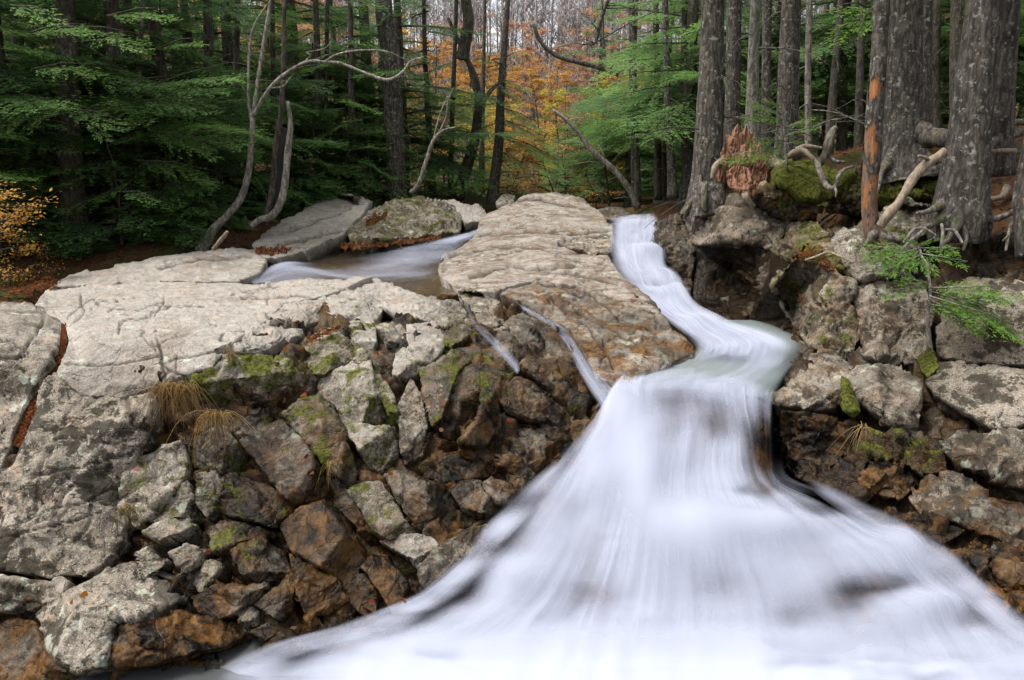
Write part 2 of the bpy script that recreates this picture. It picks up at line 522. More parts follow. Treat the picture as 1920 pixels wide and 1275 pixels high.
SET = {}
SET['L'] = ctl('''-150,560,8.6 0,572,8.6 60,572,8.7 113,605,8.2 -150,640,6.8 0,636,6.9 105,634,7.2 0,760,6.6 60,735,6.7 -150,880,6.1 0,880,6.2
85,545,9.8 215,530,10.3 430,533,10.3 560,524,10.6 700,521,10.9 850,558,9.8 870,578,9.4
130,615,7.6 185,641,7.1 285,640,7.1 370,640,7.1 405,652,6.9 490,607,7.9 600,565,9.0 300,580,8.6 450,570,9.0
150,690,6.85 240,685,6.9 330,690,6.85 110,700,6.8 150,745,6.7 280,735,6.75 400,690,6.85
70,780,6.4 200,820,6.4 280,830,6.5 20,900,6.05 130,920,5.95 220,930,6.15 0,1065,5.6 80,1080,5.55 205,1045,5.75 -150,1100,5.5
0,1140,5.5 60,1150,5.4 200,1070,5.6 345,1105,5.55 240,1160,5.0 150,1150,5.05 100,1240,4.85 195,1255,4.8 0,1275,5.0 -150,1300,5.0
340,1150,5.25 460,1180,5.25 330,1230,4.95 450,1230,5.05 300,1300,4.7 0,1380,4.7
480,660,7.3 355,712,6.7 450,700,6.9 530,685,7.1 500,760,6.75 400,760,6.7 575,705,7.2 560,640,7.7 600,600,8.3 660,600,8.3 660,680,7.45
720,600,8.4 780,600,8.5 830,640,8.0 890,600,8.7 900,660,7.8 950,620,8.5 980,660,7.9 1025,640,8.6 1040,620,9.0 1090,680,8.15 1107,742,7.55
1085,790,7.25 1000,720,7.5 960,760,7.2 900,700,7.3 830,800,6.85 900,835,6.75 760,690,7.4 692,680,7.3 600,725,7.1 640,790,6.75 720,870,6.5
790,800,6.9 560,800,6.7 460,830,6.5 350,870,6.4 280,960,6.1 380,960,6.15 500,900,6.3 560,945,6.15 660,900,6.4 740,890,6.4 850,910,6.4
950,860,6.7 1050,850,6.9 990,910,6.55 900,960,6.15 820,1010,5.95 740,1010,6.0 640,980,6.05 540,1020,5.9 430,1030,5.8 330,1030,5.75
400,1100,5.55 500,1100,5.6 560,1070,5.75 680,1070,5.8 780,1060,5.8 860,1060,5.8 760,1130,5.6 680,1150,5.5 600,1180,5.4 520,1180,5.3
700,1185,5.3 850,1090,5.7 540,1215,5.1 980,575,9.6 935,560,9.9 600,1260,4.9''')
SET['U'] = ctl('''905,402,19.5 985,366,21 1050,362,21.5 1110,385,20 1150,430,17 1140,470,14.6 1100,450,16 1000,420,17.5 900,440,17 840,480,14.6
830,515,12.6 950,490,14 1060,490,13.4 1165,520,12.3 1215,557,11.3 1100,530,12.0 1000,520,12.2 930,548,10.8 870,548,10.7 985,535,11.3
1050,560,10.4 1180,570,10.6 1250,600,10 1300,660,9.0 1230,680,8.4 1190,690,8.2 1160,732,7.5 1130,700,8.1 1080,640,9 1020,592,9.7
1150,620,9.4 1200,640,9.1 940,560,10.4''')
SET['R'] = ctl('''1225,420,17 1215,450,15.5 1280,395,14.5 1290,440,14 1300,560,12 1275,520,13
1300,385,13.2 1365,365,12.8 1440,350,12.4 1475,400,12 1300,455,12.4 1400,450,11.8 1440,465,11.8 1330,595,11.2
1400,540,12.4 1480,540,11.9 1490,610,10.6 1400,605,11.0
1450,535,9.9 1495,482,10 1567,505,9.6 1520,570,9.5 1600,600,9.4 1520,650,9.1 1600,655,9.2
1560,450,10.2 1620,432,10.2 1650,480,9.7 1715,515,9.5 1600,525,9.5
1660,600,9.0 1740,600,9 1680,680,8.6 1730,672,8.6
1780,540,8.9 1920,525,8.6 1850,600,8.4 1757,665,8.4 1920,685,8.0 2050,600,8.0
1520,657,8.9 1590,690,8.5 1443,755,7.45 1510,765,7.5 1575,768,7.8 1500,710,8.1
1640,680,8.2 1587,720,8.0 1720,715,8.0 1660,790,7.5 1717,810,7.5
1750,720,7.9 1920,700,7.6 1860,800,7.1 1920,800,7.0 2050,760,6.9
1460,800,7.6 1540,860,7.4 1600,830,7.5 1700,850,7.3 1480,900,7.2
1640,890,6.9 1720,905,6.9 1690,940,6.7 1780,890,6.7 1850,920,6.5 1920,930,6.4 1920,1017,6.0 1820,990,6.1 1720,960,6.4 1760,825,7.1 1920,860,6.6
1610,975,6.6 1760,1030,6.0 1850,1035,5.8 1920,1040,5.7 1890,1110,5.5 1920,1170,5.2 1850,1130,5.6 2050,1150,5.2
1700,420,10.0 1830,440,9.6 1920,430,9.4 2050,450,9.2''')
SET['P'] = ctl('''90,540,11 130,515,12 330,500,12.3 330,530,11.3 480,470,14.2 440,525,11.5 500,485,13.3 545,405,18 610,370,21 700,375,21
640,440,16.2 560,470,14.3 690,395,18.5 750,372,19.5 800,370,20 868,410,18.6 860,432,17.8 760,450,16.4 655,462,15.2 850,375,21 910,400,19.8
910,416,18.9 870,418,18.5 945,365,23 960,382,22 1115,395,20 1140,385,21 1185,400,19.5 1150,412,18.6''')

FIT = {}
def _prep(name):
    c = SET[name]
    k = c[:, 2] / (CP - (c[:, 1] - 637.5) / F * SP)
    inv = 1.0 / k
    xy = c[:, :2]
    v, e, f, *_ = delaunay_2d_cdt([Vector(q) for q in xy], [], [], 0, 1e-6)
    v = np.array([[q.x, q.y] for q in v])
    # order is kept for distinct points
    d = np.linalg.norm(v[:, None] - xy[None], axis=2)
    idx = d.argmin(1)
    tri = np.array(f)
    # thin plate spline with light smoothing
    n = len(xy)
    s = xy / 400.0
    r2 = ((s[:, None] - s[None]) ** 2).sum(2)
    K = np.where(r2 > 0, r2 * np.log(r2 + 1e-12), 0) * .5 + np.eye(n) * .012
    A = np.zeros((n + 3, n + 3)); A[:n, :n] = K; A[:n, n] = 1; A[:n, n + 1:] = s; A[n, :n] = 1; A[n + 1:, :n] = s.T
    wgt = np.linalg.solve(A, np.concatenate([inv, np.zeros(3)]))
    FIT[name] = (v, tri, inv[idx], s, wgt)
for q in SET: _prep(q)

def depth(name, px, py, lin=.5):
    """axial depth k of the surveyed surface at pixels"""
    v, tri, inv, s, wgt = FIT[name]
    px = np.asarray(px, float); py = np.asarray(py, float)
    best = np.full(px.shape, -1e9); val = np.zeros(px.shape)
    for a, b, c in tri:
        x1, y1 = v[a]; x2, y2 = v[b]; x3, y3 = v[c]
        det = (y2 - y3) * (x1 - x3) + (x3 - x2) * (y1 - y3)
        if abs(det) < 1: continue
        l1 = ((y2 - y3) * (px - x3) + (x3 - x2) * (py - y3)) / det
        l2 = ((y3 - y1) * (px - x3) + (x1 - x3) * (py - y3)) / det
        l3 = 1 - l1 - l2
        mn = np.minimum(np.minimum(l1, l2), l3)
        m = mn > best
        q1, q2, q3 = np.clip(l1, 0, 1), np.clip(l2, 0, 1), np.clip(l3, 0, 1)
        t = (q1 * inv[a] + q2 * inv[b] + q3 * inv[c]) / (q1 + q2 + q3)
        best = np.where(m, mn, best); val = np.where(m, t, val)
    X, Y = px / 400.0, py / 400.0
    tps = wgt[-3] + wgt[-2] * X + wgt[-1] * Y
    for i in range(len(s)):
        r2 = (X - s[i, 0]) ** 2 + (Y - s[i, 1]) ** 2
        tps = tps + wgt[i] * .5 * np.where(r2 > 0, r2 * np.log(r2 + 1e-12), 0)
    lo, hi = inv.min() * .9, inv.max() * 1.1
    return 1.0 / np.clip(lin * val + (1 - lin) * tps, lo, hi)

def poly(txt):
    return np.array([[float(v) for v in q.split(',')] for q in txt.split()])

def seg_dist(x, y, pts, closed=True):
    n = len(pts); d = np.full(x.shape, 1e9)
    E = []
    for i in range(n if closed else n - 1):
        a = pts[i]; b = pts[(i + 1) % n]
        ab = b - a; L = (ab ** 2).sum() + 1e-9
        t = np.clip(((x - a[0]) * ab[0] + (y - a[1]) * ab[1]) / L, 0, 1)
        q = np.hypot(x - a[0] - t * ab[0], y - a[1] - t * ab[1])
        E.append(q); d = np.minimum(d, q)
    return d, E

def stone_mesh(name, outline, dset='L', h=.12, bev=.9, facets=2, tilt=.35, step=None, thick=.5, inward=(0, .75, -.65),
               amp=.03, chip=.035, cell=.22, rough_edge=2.2, wet=0., moss=0., rust=0., lich=.6, cracks=(), seed=0, push=0., ridges=(), lin=.5, zwet=None, grow=0., joint=0., net=0., fs=2.6, field=None):
    """one block of rock: the traced front face lifted off the surveyed depth, chiselled by random facet planes, roughened, closed behind"""
    rg = np.random.default_rng(1000 + seed)
    if dset == 'R': lich *= .62; wet = min(1, wet * 1.1 + .06)  # right bank: overhead tree shade put into the colour, plus some extra wetness
    o = poly(outline) if isinstance(outline, str) else np.asarray(outline, float)
    if grow:
        cg = o.mean(0); dv = o - cg; o = cg + dv * (1 + grow / (np.linalg.norm(dv, axis=1)[:, None] + 1e-6))
    ext = (o.max(0) - o.min(0))
    area = .5 * abs(np.dot(o[:, 0], np.roll(o[:, 1], 1)) - np.dot(o[:, 1], np.roll(o[:, 0], 1)))
    if step is None: step = float(np.clip(math.sqrt(area) / 36, 2.2, 4.2))
    # densify + roughen the outline
    D = []
    for i in range(len(o)):
        a, b = o[i], o[(i + 1) % len(o)]
        m = max(1, int(np.hypot(*(b - a)) / step))
        for t in range(m): D.append(a + (b - a) * t / m)
    D = np.array(D)
    q = np.column_stack([D / 28.0, np.full(len(D), seed * 3.7)])
    D = D + rough_edge * np.column_stack([fbm(q, 1, 3, 5), fbm(q + 50, 1, 3, 6)]) * 1.6
    # corners slightly rounded
    D = .5 * D + .25 * (np.roll(D, 1, 0) + np.roll(D, -1, 0))
    gx = np.arange(o[:, 0].min() + step / 2, o[:, 0].max(), step)
    gy = np.arange(o[:, 1].min() + step / 2, o[:, 1].max(), step * .87)
    X, Y = np.meshgrid(gx, gy)
    X = X + (np.arange(len(gy)) % 2)[:, None] * step * .5
    X = X.ravel(); Y = Y.ravel()
    # inside test
    ins = np.zeros(len(X), bool)
    j = len(D) - 1
    for i in range(len(D)):
        xi, yi = D[i]; xj, yj = D[j]
        c = ((yi > Y) != (yj > Y)) & (X < (xj - xi) * (Y - yi) / (yj - yi + 1e-12) + xi)
        ins ^= c; j = i
    X, Y = X[ins], Y[ins]
    dd, _ = seg_dist(X, Y, D)
    ok = dd > step * .55
    X, Y = X[ok], Y[ok]
    nb = len(D)
    pts = [Vector(p) for p in D] + [Vector((a, b)) for a, b in zip(X, Y)]
    v, e, f, *_ = delaunay_2d_cdt(pts, [], [list(range(nb))], 1, 1e-5)
    V2 = np.array([[p.x, p.y] for p in v]); T = np.array([t for t in f if len(t) == 3])
    # boundary loop from edges used once
    from collections import Counter
    cnt = Counter()
    for a, b, c in T:
        for u, w_ in ((a, b), (b, c), (c, a)): cnt[(u, w_)] += 1
    bnd = [(u, w_) for (u, w_) in cnt if (w_, u) not in cnt]
    x, y = V2[:, 0], V2[:, 1]
    k = depth(dset, x, y, lin) + push
    kc = float(np.median(k))
    mpp = kc / F
    d, E = seg_dist(x, y, o)
    # chiselled front
    hh = np.full(len(x), h)
    cx, cy = o.mean(0)
    for e_ in E:
        sl = rg.uniform(.45, 2.6) * bev
        hh = -np.log(np.exp(-hh * 80) + np.exp(-(e_ * mpp * sl) * 80)) / 80
    R = math.sqrt(area) / 2 * mpp
    for i in range(facets):
        an = rg.uniform(0, 2 * np.pi); g = rg.uniform(.3, 1.0) * tilt
        off = rg.uniform(.25, .8) * h
        pl = off + g * ((x - cx) * math.cos(an) + (y - cy) * math.sin(an)) * mpp
        hh = -np.log(np.exp(-hh * 110) + np.exp(-pl * 110)) / 110
    if joint:
        # the outcrop breaks along two joint sets: a gentle plane rising to the upper left, a steep one dropping to the lower right
        an = math.radians(40 + rg.normal(0, 14)); ux, uy = math.cos(an), math.sin(an)
        q_ = ((x - cx) * ux + (y - cy) * uy) * mpp
        o1 = rg.uniform(-.25, .45) * R
        p1 = h * 1.1 - joint * rg.uniform(.9, 1.7) * (q_ - o1)
        p2 = h * 1.1 + joint * rg.uniform(.15, .45) * (q_ - o1)
        an = math.radians(-50 + rg.normal(0, 14)); q2 = ((x - cx) * math.cos(an) + (y - cy) * math.sin(an)) * mpp
        p3 = h * 1.25 - joint * rg.uniform(.2, .7) * (q2 + R * .1)
        for pl in (p1, p2, p3): hh = -np.log(np.exp(-hh * 130) + np.exp(-pl * 130)) / 130
    for (ax, ay, bx, by, s1, s2) in ridges:
        L = math.hypot(bx - ax, by - ay)
        sd_ = ((x - ax) * (by - ay) - (y - ay) * (bx - ax)) / L * mpp
        hh = hh - np.where(sd_ > 0, sd_ * s1, -sd_ * s2)
    k = k - hh
    V = Pn(x, y, k)
    me0 = new_mesh('tmp', V, T)
    nr = np.zeros(len(V) * 3, np.float32); me0.vertices.foreach_get('normal', nr); nr = nr.reshape(-1, 3).astype(float)
    bpy.data.meshes.remove(me0)
    view = V - np.array([0, 0, CAMZ]); flip = (nr * view).sum(1).mean() > 0
    if flip:
        T = T[:, ::-1]; nr = -nr; bnd = [(b, a) for a, b in bnd]
    f1, f2, val = worley(V + .12 * np.column_stack([fbm(V, 3, 2, 3), fbm(V, 3, 2, 4), fbm(V, 3, 2, 5)]), cell, seed % 50)
    f1b, f2b, valb = worley(V * np.array([1, 1, 1.4]), cell * .4, seed % 50 + 7)
    disp = amp * (fbm(V, fs, 3, 11) + .4 * fbm(V, fs * 3, 3, 12)) + chip * val + chip * .35 * valb
    disp -= chip * .55 * np.exp(-((f2 - f1) / .05) ** 2) * (fbm(V, 2.2, 2, 31) > .12)
    disp += .012 * fbm(V, 22, 3, 13)
    strat = V @ np.array([.62, .35, .70])
    disp += chip * .5 * (np.abs(((strat / .17 + 1.2 * fbm(V, 1.5, 2, 41)) % 1) - .5) - .25)
    dirt = np.zeros(len(x))
    if net:
        wq = (V + .25 * np.column_stack([fbm(V, 1.6, 3, 51), fbm(V, 1.6, 3, 52), fbm(V, 1.6, 3, 53)])) * np.array([.75, .55, 1.0])
        g1, g2, _v = worley(wq, net, seed % 40 + 60)
        ln_ = np.exp(-((g2 - g1) / (.014 / net)) ** 2) * (fbm(V, .9, 3, 54) > -.05)
        disp -= .022 * ln_; dirt = np.maximum(dirt, .8 * ln_)
    for cr in cracks:
        c = poly(cr[0]) + 0.0
        cd, _ = seg_dist(x + 5 * fbm(np.column_stack([x, y, y * 0]) / 30, 1, 2, 3), y + 4 * fbm(np.column_stack([x, y, y * 0 + 9]) / 24, 1, 2, 4), c, False)
        disp -= cr[2] * np.exp(-(cd / (cr[1] * 1.15)) ** 2)
        dirt = np.maximum(dirt, np.exp(-(cd / (cr[1] * 1.05)) ** 2))
    V = V + nr * disp[:, None]
    # masks
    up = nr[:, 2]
    n1 = fbm(V, 1.7, 3, 21); n2 = fbm(V, 2.5, 3, 22); n3 = fbm(V, 2.1, 3, 23)
    wetv = np.clip(wet + .35 * n1, 0, 1) if wet > .02 else np.zeros(len(V))
    if zwet is not None: wetv = np.clip(np.maximum(wetv, sstep(zwet[0], zwet[1], V[:, 2] + .12 * n1)), 0, 1)
    M = np.column_stack([wetv,
                         np.clip(moss * (1 + .9 * n2), 0, 1), np.clip(rust * (1 + .8 * n3), 0, 1),
                         np.clip(lich + .45 * (up - .45) + .2 * n2, 0, 1)])  # upward faces paler, fronts darker: top light painted into the mask
    if field is not None:
        # stain, moss and damp run on across the joints of the outcrop
        wob = np.column_stack([fbm(V, 2.2, 3, 61), fbm(V, 2.2, 3, 62)]) * 26
        G = field(x + wob[:, 0], y + wob[:, 1])
        M = M * .38 + np.clip(G * (1 + .45 * np.column_stack([n1, n2, n3, n2])) + np.column_stack([x * 0, x * 0, x * 0, .40 * (up - .45)]), 0, 1) * .62  # facing term paints the same lit tops and shaded fronts
    # close behind
    inw = np.array(inward, float) * thick
    bi = sorted(set([a for a, _ in bnd]))
    mp1 = {b: len(V) + n_ for n_, b in enumerate(bi)}
    cen = V[bi].mean(0)
    rim = V[bi]
    r1 = rim + inw * .35 + (cen - rim) * .04
    r2 = rim + inw + (cen - rim) * .28
    nB = len(bi)
    off1 = len(V); off2 = off1 + nB; cc = off2 + nB
    V = np.vstack([V, r1, r2, (cen + inw)[None]])
    M = np.vstack([M, M[bi], M[bi], M[bi[:1]]])
    loc = {b: n_ for n_, b in enumerate(bi)}
    S = []
    for a, b in bnd:
        ia, ib = loc[a], loc[b]
        S += [(b, a, off1 + ia), (b, off1 + ia, off1 + ib), (off1 + ib, off1 + ia, off2 + ia), (off1 + ib, off2 + ia, off2 + ib), (off2 + ib, off2 + ia, cc)]
    T = np.vstack([T, np.array(S)])
    return V, T, M, np.concatenate([dirt, np.zeros(len(V) - len(dirt))])

NSTONE = [0]
def stone(outline, parent=None, label=None, name='boulder', cat='boulder', group=None, kind=None, **kw):
    NSTONE[0] += 1
    kw.setdefault('seed', NSTONE[0])
    V, T, M, dirt = stone_mesh(name, outline, **kw)
    if parent is not None:
        V = V - np.array(parent.location)
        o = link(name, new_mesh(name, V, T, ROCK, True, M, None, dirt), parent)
        if label: o['label'] = label
        return o
    base = np.array([V[:, 0].mean(), V[:, 1].mean(), V[:, 2].min()])
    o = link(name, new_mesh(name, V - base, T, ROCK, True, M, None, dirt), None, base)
    return tag(o, label, cat, group, kind)

# ------------------------------------------------------------------ the ground: one sheet
def setpts(name, dz):
    c = SET[name]
    return np.array([list(P(*q)) for q in c]) + np.array([0, .25, dz])
GP = np.array([list(P(*q)) for q in poly('''50,520,11 -100,540,10.5 200,455,14.5 100,430,17 0,400,20 400,430,16 300,380,22 600,372,23 500,400,18.5 0,470,14.3 330,455,14.8
880,372,25 960,378,26 1150,395,26 1050,380,30 1300,375,26 1240,380,22''')])
GP2 = np.array([list(P(*q)) for q in poly('''1500,330,13.5 1690,340,12.0 1920,360,10.8 1500,290,20 1900,290,25 1400,340,16 2100,350,10 1600,355,11.6 1300,392,14 1420,365,13''')])
GP3 = np.array([(-10, 0, 1.5), (10, 0, 2.5), (0, -10, -1), (-5, 3, 1.2), (-9, 5, 1.9), (5.5, 4, 1.2), (9, 6, 3.2), (0, 0, -.9), (-2, 2, -.7), (3, 2, -.6), (0, 4, -.6), (2.5, 4.6, -.5),
                (-14, 12, 2.6), (-20, 20, 3.2), (-12, 25, 3.2), (14, 14, 4.1), (20, 25, 4.8), (0, 35, 2.2), (4, 45, 2.4), (-15, 40, 4), (18, 40, 4.8)], float)
ring = np.array([(70 * math.cos(a), 70 * math.sin(a) + 10, 6 + 3 * abs(math.cos(a)) - (6 if abs(math.sin(a)) > .95 else 0)) for a in np.linspace(0, 2 * np.pi, 16, endpoint=False)])
water_low = np.array([list(P(*q)) for q in poly('''700,490,13.7 560,510,12.2 850,455,16.5 480,520,11.6 700,530,11.1 1190,440,16 1180,480,14 1230,540,11.7 1300,620,10 1400,650,9 1350,700,8.0 1430,720,7.6
1250,800,6.9 1250,900,6.4 1300,1000,5.9 1500,1000,6.0 1650,1080,5.6 1100,1000,5.9 1000,1090,5.6 1250,1150,5.3''')]) + np.array([0, .15, -.75])
CTRL = np.vstack([setpts('L', -.85), setpts('U', -.8), setpts('R', -1.1), setpts('P', -.75), water_low, GP, GP2, GP3, ring])
def _fit_ground():
    c = CTRL
    r = np.linalg.norm(c[:, None, :2] - c[None, :, :2], axis=2)
    n = len(c)
    A = np.zeros((n + 1, n + 1)); A[:n, :n] = -r + np.eye(n) * .25; A[:n, n] = 1; A[n, :n] = 1
    return np.linalg.solve(A, np.concatenate([c[:, 2], [0]]))
GW = _fit_ground()
def tz(x, y):
    x = np.atleast_1d(np.asarray(x, float)); y = np.atleast_1d(np.asarray(y, float))
    z = np.full(x.shape, GW[-1])
    for i in range(len(CTRL)):
        z = z - GW[i] * np.hypot(x - CTRL[i, 0], y - CTRL[i, 1])
    far = np.hypot(x, y - 10)
    z = z * (1 - sstep(60, 90, far)) + 6 * sstep(60, 90, far)
    z = z + 15 * sstep(48, 150, y + .25 * np.abs(x)) + 14 * sstep(25, 110, np.abs(x)) + 2.0 * sstep(120, 400, far) * 10
    return z
def gz(x, y): return float(tz(x, y)[0])

def ground():
    g = np.linspace(-1, 1, 241)
    X = np.sign(g) * (np.abs(g) * 14 + np.abs(g) ** 5 * 686)
    t = np.linspace(-1, 1, 261)
    Y = 12 + np.sign(t) * (np.abs(t) * 26 + np.abs(t) ** 5 * 674)
    XX, YY = np.meshgrid(X, Y)
    x, y = XX.ravel(), YY.ravel()
    z = tz(x, y)
    p3 = np.column_stack([x, y, z])
    near = 1 - sstep(20, 60, np.hypot(x, y - 10))
    z = z + .10 * fbm(p3, .9, 4, 3) * near + .5 * fbm(p3, .12, 3, 5) * sstep(20, 50, np.hypot(x, y - 10))
    nx = len(X)
    i = np.arange(len(Y) - 1)[:, None] * nx; j = np.arange(nx - 1)[None]
    Q = np.stack([i + j, i + j + 1, i + nx + j + 1, i + nx + j], -1).reshape(-1, 4)
    o = link('ground', new_mesh('ground', np.column_stack([x, y, z]), Q, GROUND))
    tag(o, 'brown leaf-strewn forest floor rising into the wooded hill', None, None, 'structure')
ground()

# ------------------------------------------------------------------ bedrock behind the blocks
def bedrock(outline, dset, push, label, seed, **kw):
    kw = {**dict(h=.02, facets=0, chip=.16, cell=.30, amp=.05, thick=.6, step=5.5, rough_edge=1, lich=.1, wet=.8, rust=.3, moss=.12), **kw}
    o = stone(outline, None, label, 'bedrock', None, None, 'structure', dset=dset, push=push, seed=seed, **kw)
    if 'category' in o: del o['category']
    return o
bedrock('-150,640 0,650 110,650 130,640 200,660 300,660 400,670 480,640 520,610 600,590 720,600 860,590 930,580 1020,600 1080,650 1110,710 1130,790 1080,880 1010,960 930,1040 880,1120 780,1190 640,1240 480,1275 300,1300 0,1390 -150,1390 -150,900',
        'L', .185, 'dark wet bedrock showing in the cracks of the fractured left outcrop', 901, rust=.45, wet=.6)
bedrock('1215,450 1290,400 1300,385 1480,390 1540,420 1620,430 1700,420 1830,440 1920,430 2050,450 2050,1200 1920,1190 1850,1160 1780,1090 1690,1000 1600,930 1500,900 1455,850 1450,770 1500,660 1450,610 1330,605 1290,570',
        'R', .34, 'dark bedrock behind the boulders of the right bank', 902, rust=.3, wet=.45)

# ------------------------------------------------------------------ left outcrop: large masses
stone('-150,560 0,568 60,570 82,580 114,604 109,640 95,680 75,700 60,735 40,770 20,815 0,880 -150,900', label='grey boulder cut off by the frame beside the needle-filled crevice', h=.05, chip=.02, facets=1, tilt=.1, lich=.5, thick=.8,
      cracks=[('0,637 28,638 55,655 30,672 0,668', 2.2, .05), ('85,600 55,640 30,672', 1.8, .04)])
stone('65,570 85,545 140,535 215,530 300,526 360,527 430,533 520,530 560,523 600,521 660,520 700,521 650,540 600,556 540,568 512,588 495,603 470,622 438,645 405,656 430,660 405,692 345,706 312,716 280,733 215,747 152,747 118,722 106,700 112,668 130,642 122,612 90,590',
      label='broad pale granite slab with a flat cracked top and shadowed front', h=.035, bev=.8, chip=.010, amp=.030, fs=1.6, net=.8, cell=.6, facets=0, lich=.82, thick=1.1, moss=.03, inward=(0, .45, -.85), lin=.75, step=2.6,
      cracks=[('150,550 160,580 128,612', 1.36, 0.030), ('225,600 222,625 230,600 290,590 310,565 240,582 210,575', 1.09, 0.021), ('307,553 308,572 290,572 380,575', 1.02, 0.018), ('455,558 520,558 560,552 600,560', 1.36, 0.027),
              ('118,680 170,684 240,681 296,668', 1.36, 0.030), ('297,632 300,665 312,714', 1.50, 0.030), ('333,665 331,705', 1.09, 0.024), ('300,682 345,668 430,655', 1.22, 0.024), ('285,640 296,668', 1.09, 0.024), ('180,560 150,572 125,600', 1.09, 0.018)])
stone('104,696 152,744 216,748 282,736 300,742 290,800 255,852 226,890 224,930 252,952 228,1000 207,1045 150,1076 80,1082 0,1068 -150,1060 -150,900 0,882 22,880 42,838 62,772 76,730', label='big rounded lichen-spotted granite boulder under the pale slab', h=.16, bev=.5, facets=2, tilt=.15, chip=.035, amp=.05, fs=1.8, net=.55, cell=.35,
      lich=.16, moss=.05, thick=.9, cracks=[('60,900 130,880 250,850', 2, .03), ('0,1010 90,990 190,960', 1.6, .02)])
stone('-150,1085 0,1078 60,1088 128,1086 112,1120 62,1142 0,1146 -150,1150', label='low lichen-crusted ledge below the rounded granite boulder', h=.06, lich=.5, chip=.03)
stone('62,1150 120,1112 200,1064 246,1052 300,1080 345,1106 347,1128 292,1160 222,1168 206,1196 196,1256 150,1268 100,1242 80,1200', label='flat-topped grey block at the foot of the left outcrop', h=.05, bev=1.2, facets=0, lich=.35, chip=.025, thick=.8, lin=.8, ridges=(),
      cracks=[('150,1152 190,1160 222,1168', 1.5, .02)])
stone('200,1202 230,1168 330,1146 402,1160 470,1172 456,1197 420,1218 332,1232 272,1246 216,1260 200,1240', label='brown wet slab lying at the edge of the lower pool', h=.07, wet=.8, rust=.75, lich=.1, chip=.03, lin=.8)
stone('-150,1160 0,1158 60,1160 80,1210 100,1250 60,1300 -150,1320', label='dark rusty rock below the flat-topped grey block', h=.05, wet=.7, rust=.6, lich=.1, push=.12)
stone('226,890 252,860 300,838 345,828 352,870 346,902 322,932 282,976 250,990 228,942', label='lichen-mottled block between grass tuft and rounded boulder', h=.12, lich=.5, moss=.22, chip=.05)
stone('355,712 370,695 420,665 480,658 532,672 576,704 579,722 542,750 506,762 466,776 430,770 370,736', label='pale-topped block with a bright green mossy front', h=.05, facets=0, lich=.75, moss=.42, rust=.25, chip=.03, lin=.8, amp=.02, ridges=[(365,722,570,690,.2,.9)])
stone('448,632 470,610 497,592 516,610 529,640 502,656 447,661 424,656', label='small angular grey block at the corner of the pale slab', h=.10, lich=.65, chip=.04)

# the dome and whaleback between the two streams
stone('905,402 940,386 985,366 1045,362 1090,370 1116,388 1150,424 1152,455 1138,476 1166,516 1214,556 1240,590 1200,580 1120,545 1010,524 930,548 866,548 828,520 820,500 830,480 870,455 896,432', dset='U', label='long pale whaleback of bare granite dividing the two streams',
      h=.03, bev=.6, facets=0, chip=.012, amp=.06, fs=.9, net=1.4, cell=1.1, lich=.70, rust=.46, thick=1.2, inward=(0, .4, -.9), lin=.4, step=2.8, wet=0.,
      cracks=[('960,378 1000,372 1040,378 1100,392', 1.8, .05), ('900,440 1000,432 1080,438 1140,430', 1.8, .05), ('1050,458 1085,446 1140,440', 2.2, .12), ('840,480 960,462 1040,470 1130,470', 1.8, .05), ('1010,500 1080,498', 3, .09), ('880,520 960,500 1060,512 1160,530', 1.8, .05)])
stone('1052,458 1090,446 1128,440 1146,445 1147,470 1140,477 1100,472 1062,466', dset='U', label='shadowed ledge block on the edge of the granite whaleback', h=.14, push=-.10, lich=.3, chip=.05, rust=.15)
stone('936,556 985,531 1016,521 1090,530 1172,549 1206,561 1246,595 1266,620 1303,662 1296,676 1244,692 1200,698 1184,722 1164,745 1140,732 1110,690 1072,626 1022,591 976,566', dset='U', label='mottled brown granite dome sloping down to the plunge pool',
      h=.06, bev=.6, facets=0, chip=.028, amp=.05, fs=1.5, net=.7, cell=.5, lich=.5, rust=.7, thick=1.0, wet=.16, lin=.5, step=2.6,
      cracks=[('1040,560 1120,600 1200,650 1240,670', 1.8, .05), ('1100,545 1160,590 1230,620', 1.6, .04), ('1020,545 1080,590 1130,650', 1.6, .04), ('1130,640 1150,690', 2, .06), ('1010,530 1060,535 1100,550', 2.5, .07)])
stone('1186,560 1206,556 1232,570 1246,596 1230,592 1205,585', dset='U', label='rounded dark knob where the dome meets the chute', h=.10, push=-.02, lich=.25, wet=.3)

# far side of the left pool
stone('90,541 130,516 220,496 330,476 430,464 480,468 502,488 488,512 442,527 332,533 200,533', dset='P', label='long low grey rock on the far edge of the leaf litter', h=.06, facets=0, chip=.025, cell=.5, lich=.65, thick=.9, cracks=[('300,500 380,488 470,480', 1.6, .05)])
stone('470,462 500,430 545,405 610,370 650,363 702,374 672,410 642,442 560,474 500,488', dset='P', label='light sloping slab below the split hollow trunk', h=.06, facets=0, chip=.04, cell=.7, lich=.7, moss=.12, thick=.9, cracks=[('520,440 580,420 660,390', 1.6, .06), ('500,465 580,445 640,430', 2, .09)])
stone('652,432 690,396 750,372 800,370 845,385 868,410 861,432 820,441 760,452 700,459 655,463', dset='P', label='humped boulder with a dark mossy streaked face', h=.22, facets=1, chip=.12, cell=.5, lich=.35, moss=.3, rust=.12, thick=1.0)
stone('800,372 850,374 896,384 912,400 906,416 872,419 852,396', dset='P', label='smooth pale slab end behind the humped boulder', h=.08, lich=.9, chip=.05, thick=.9)
stone('928,376 946,364 966,365 962,382 936,389', dset='P', label='small grey rock perched by the crest of the whaleback', h=.15, lich=.4, thick=.6)
stone('1114,396 1140,386 1170,388 1186,400 1160,412 1126,411', dset='P', label='brown rock in the stream above the chute', h=.15, lich=.4, rust=.3, wet=.3, thick=.6)

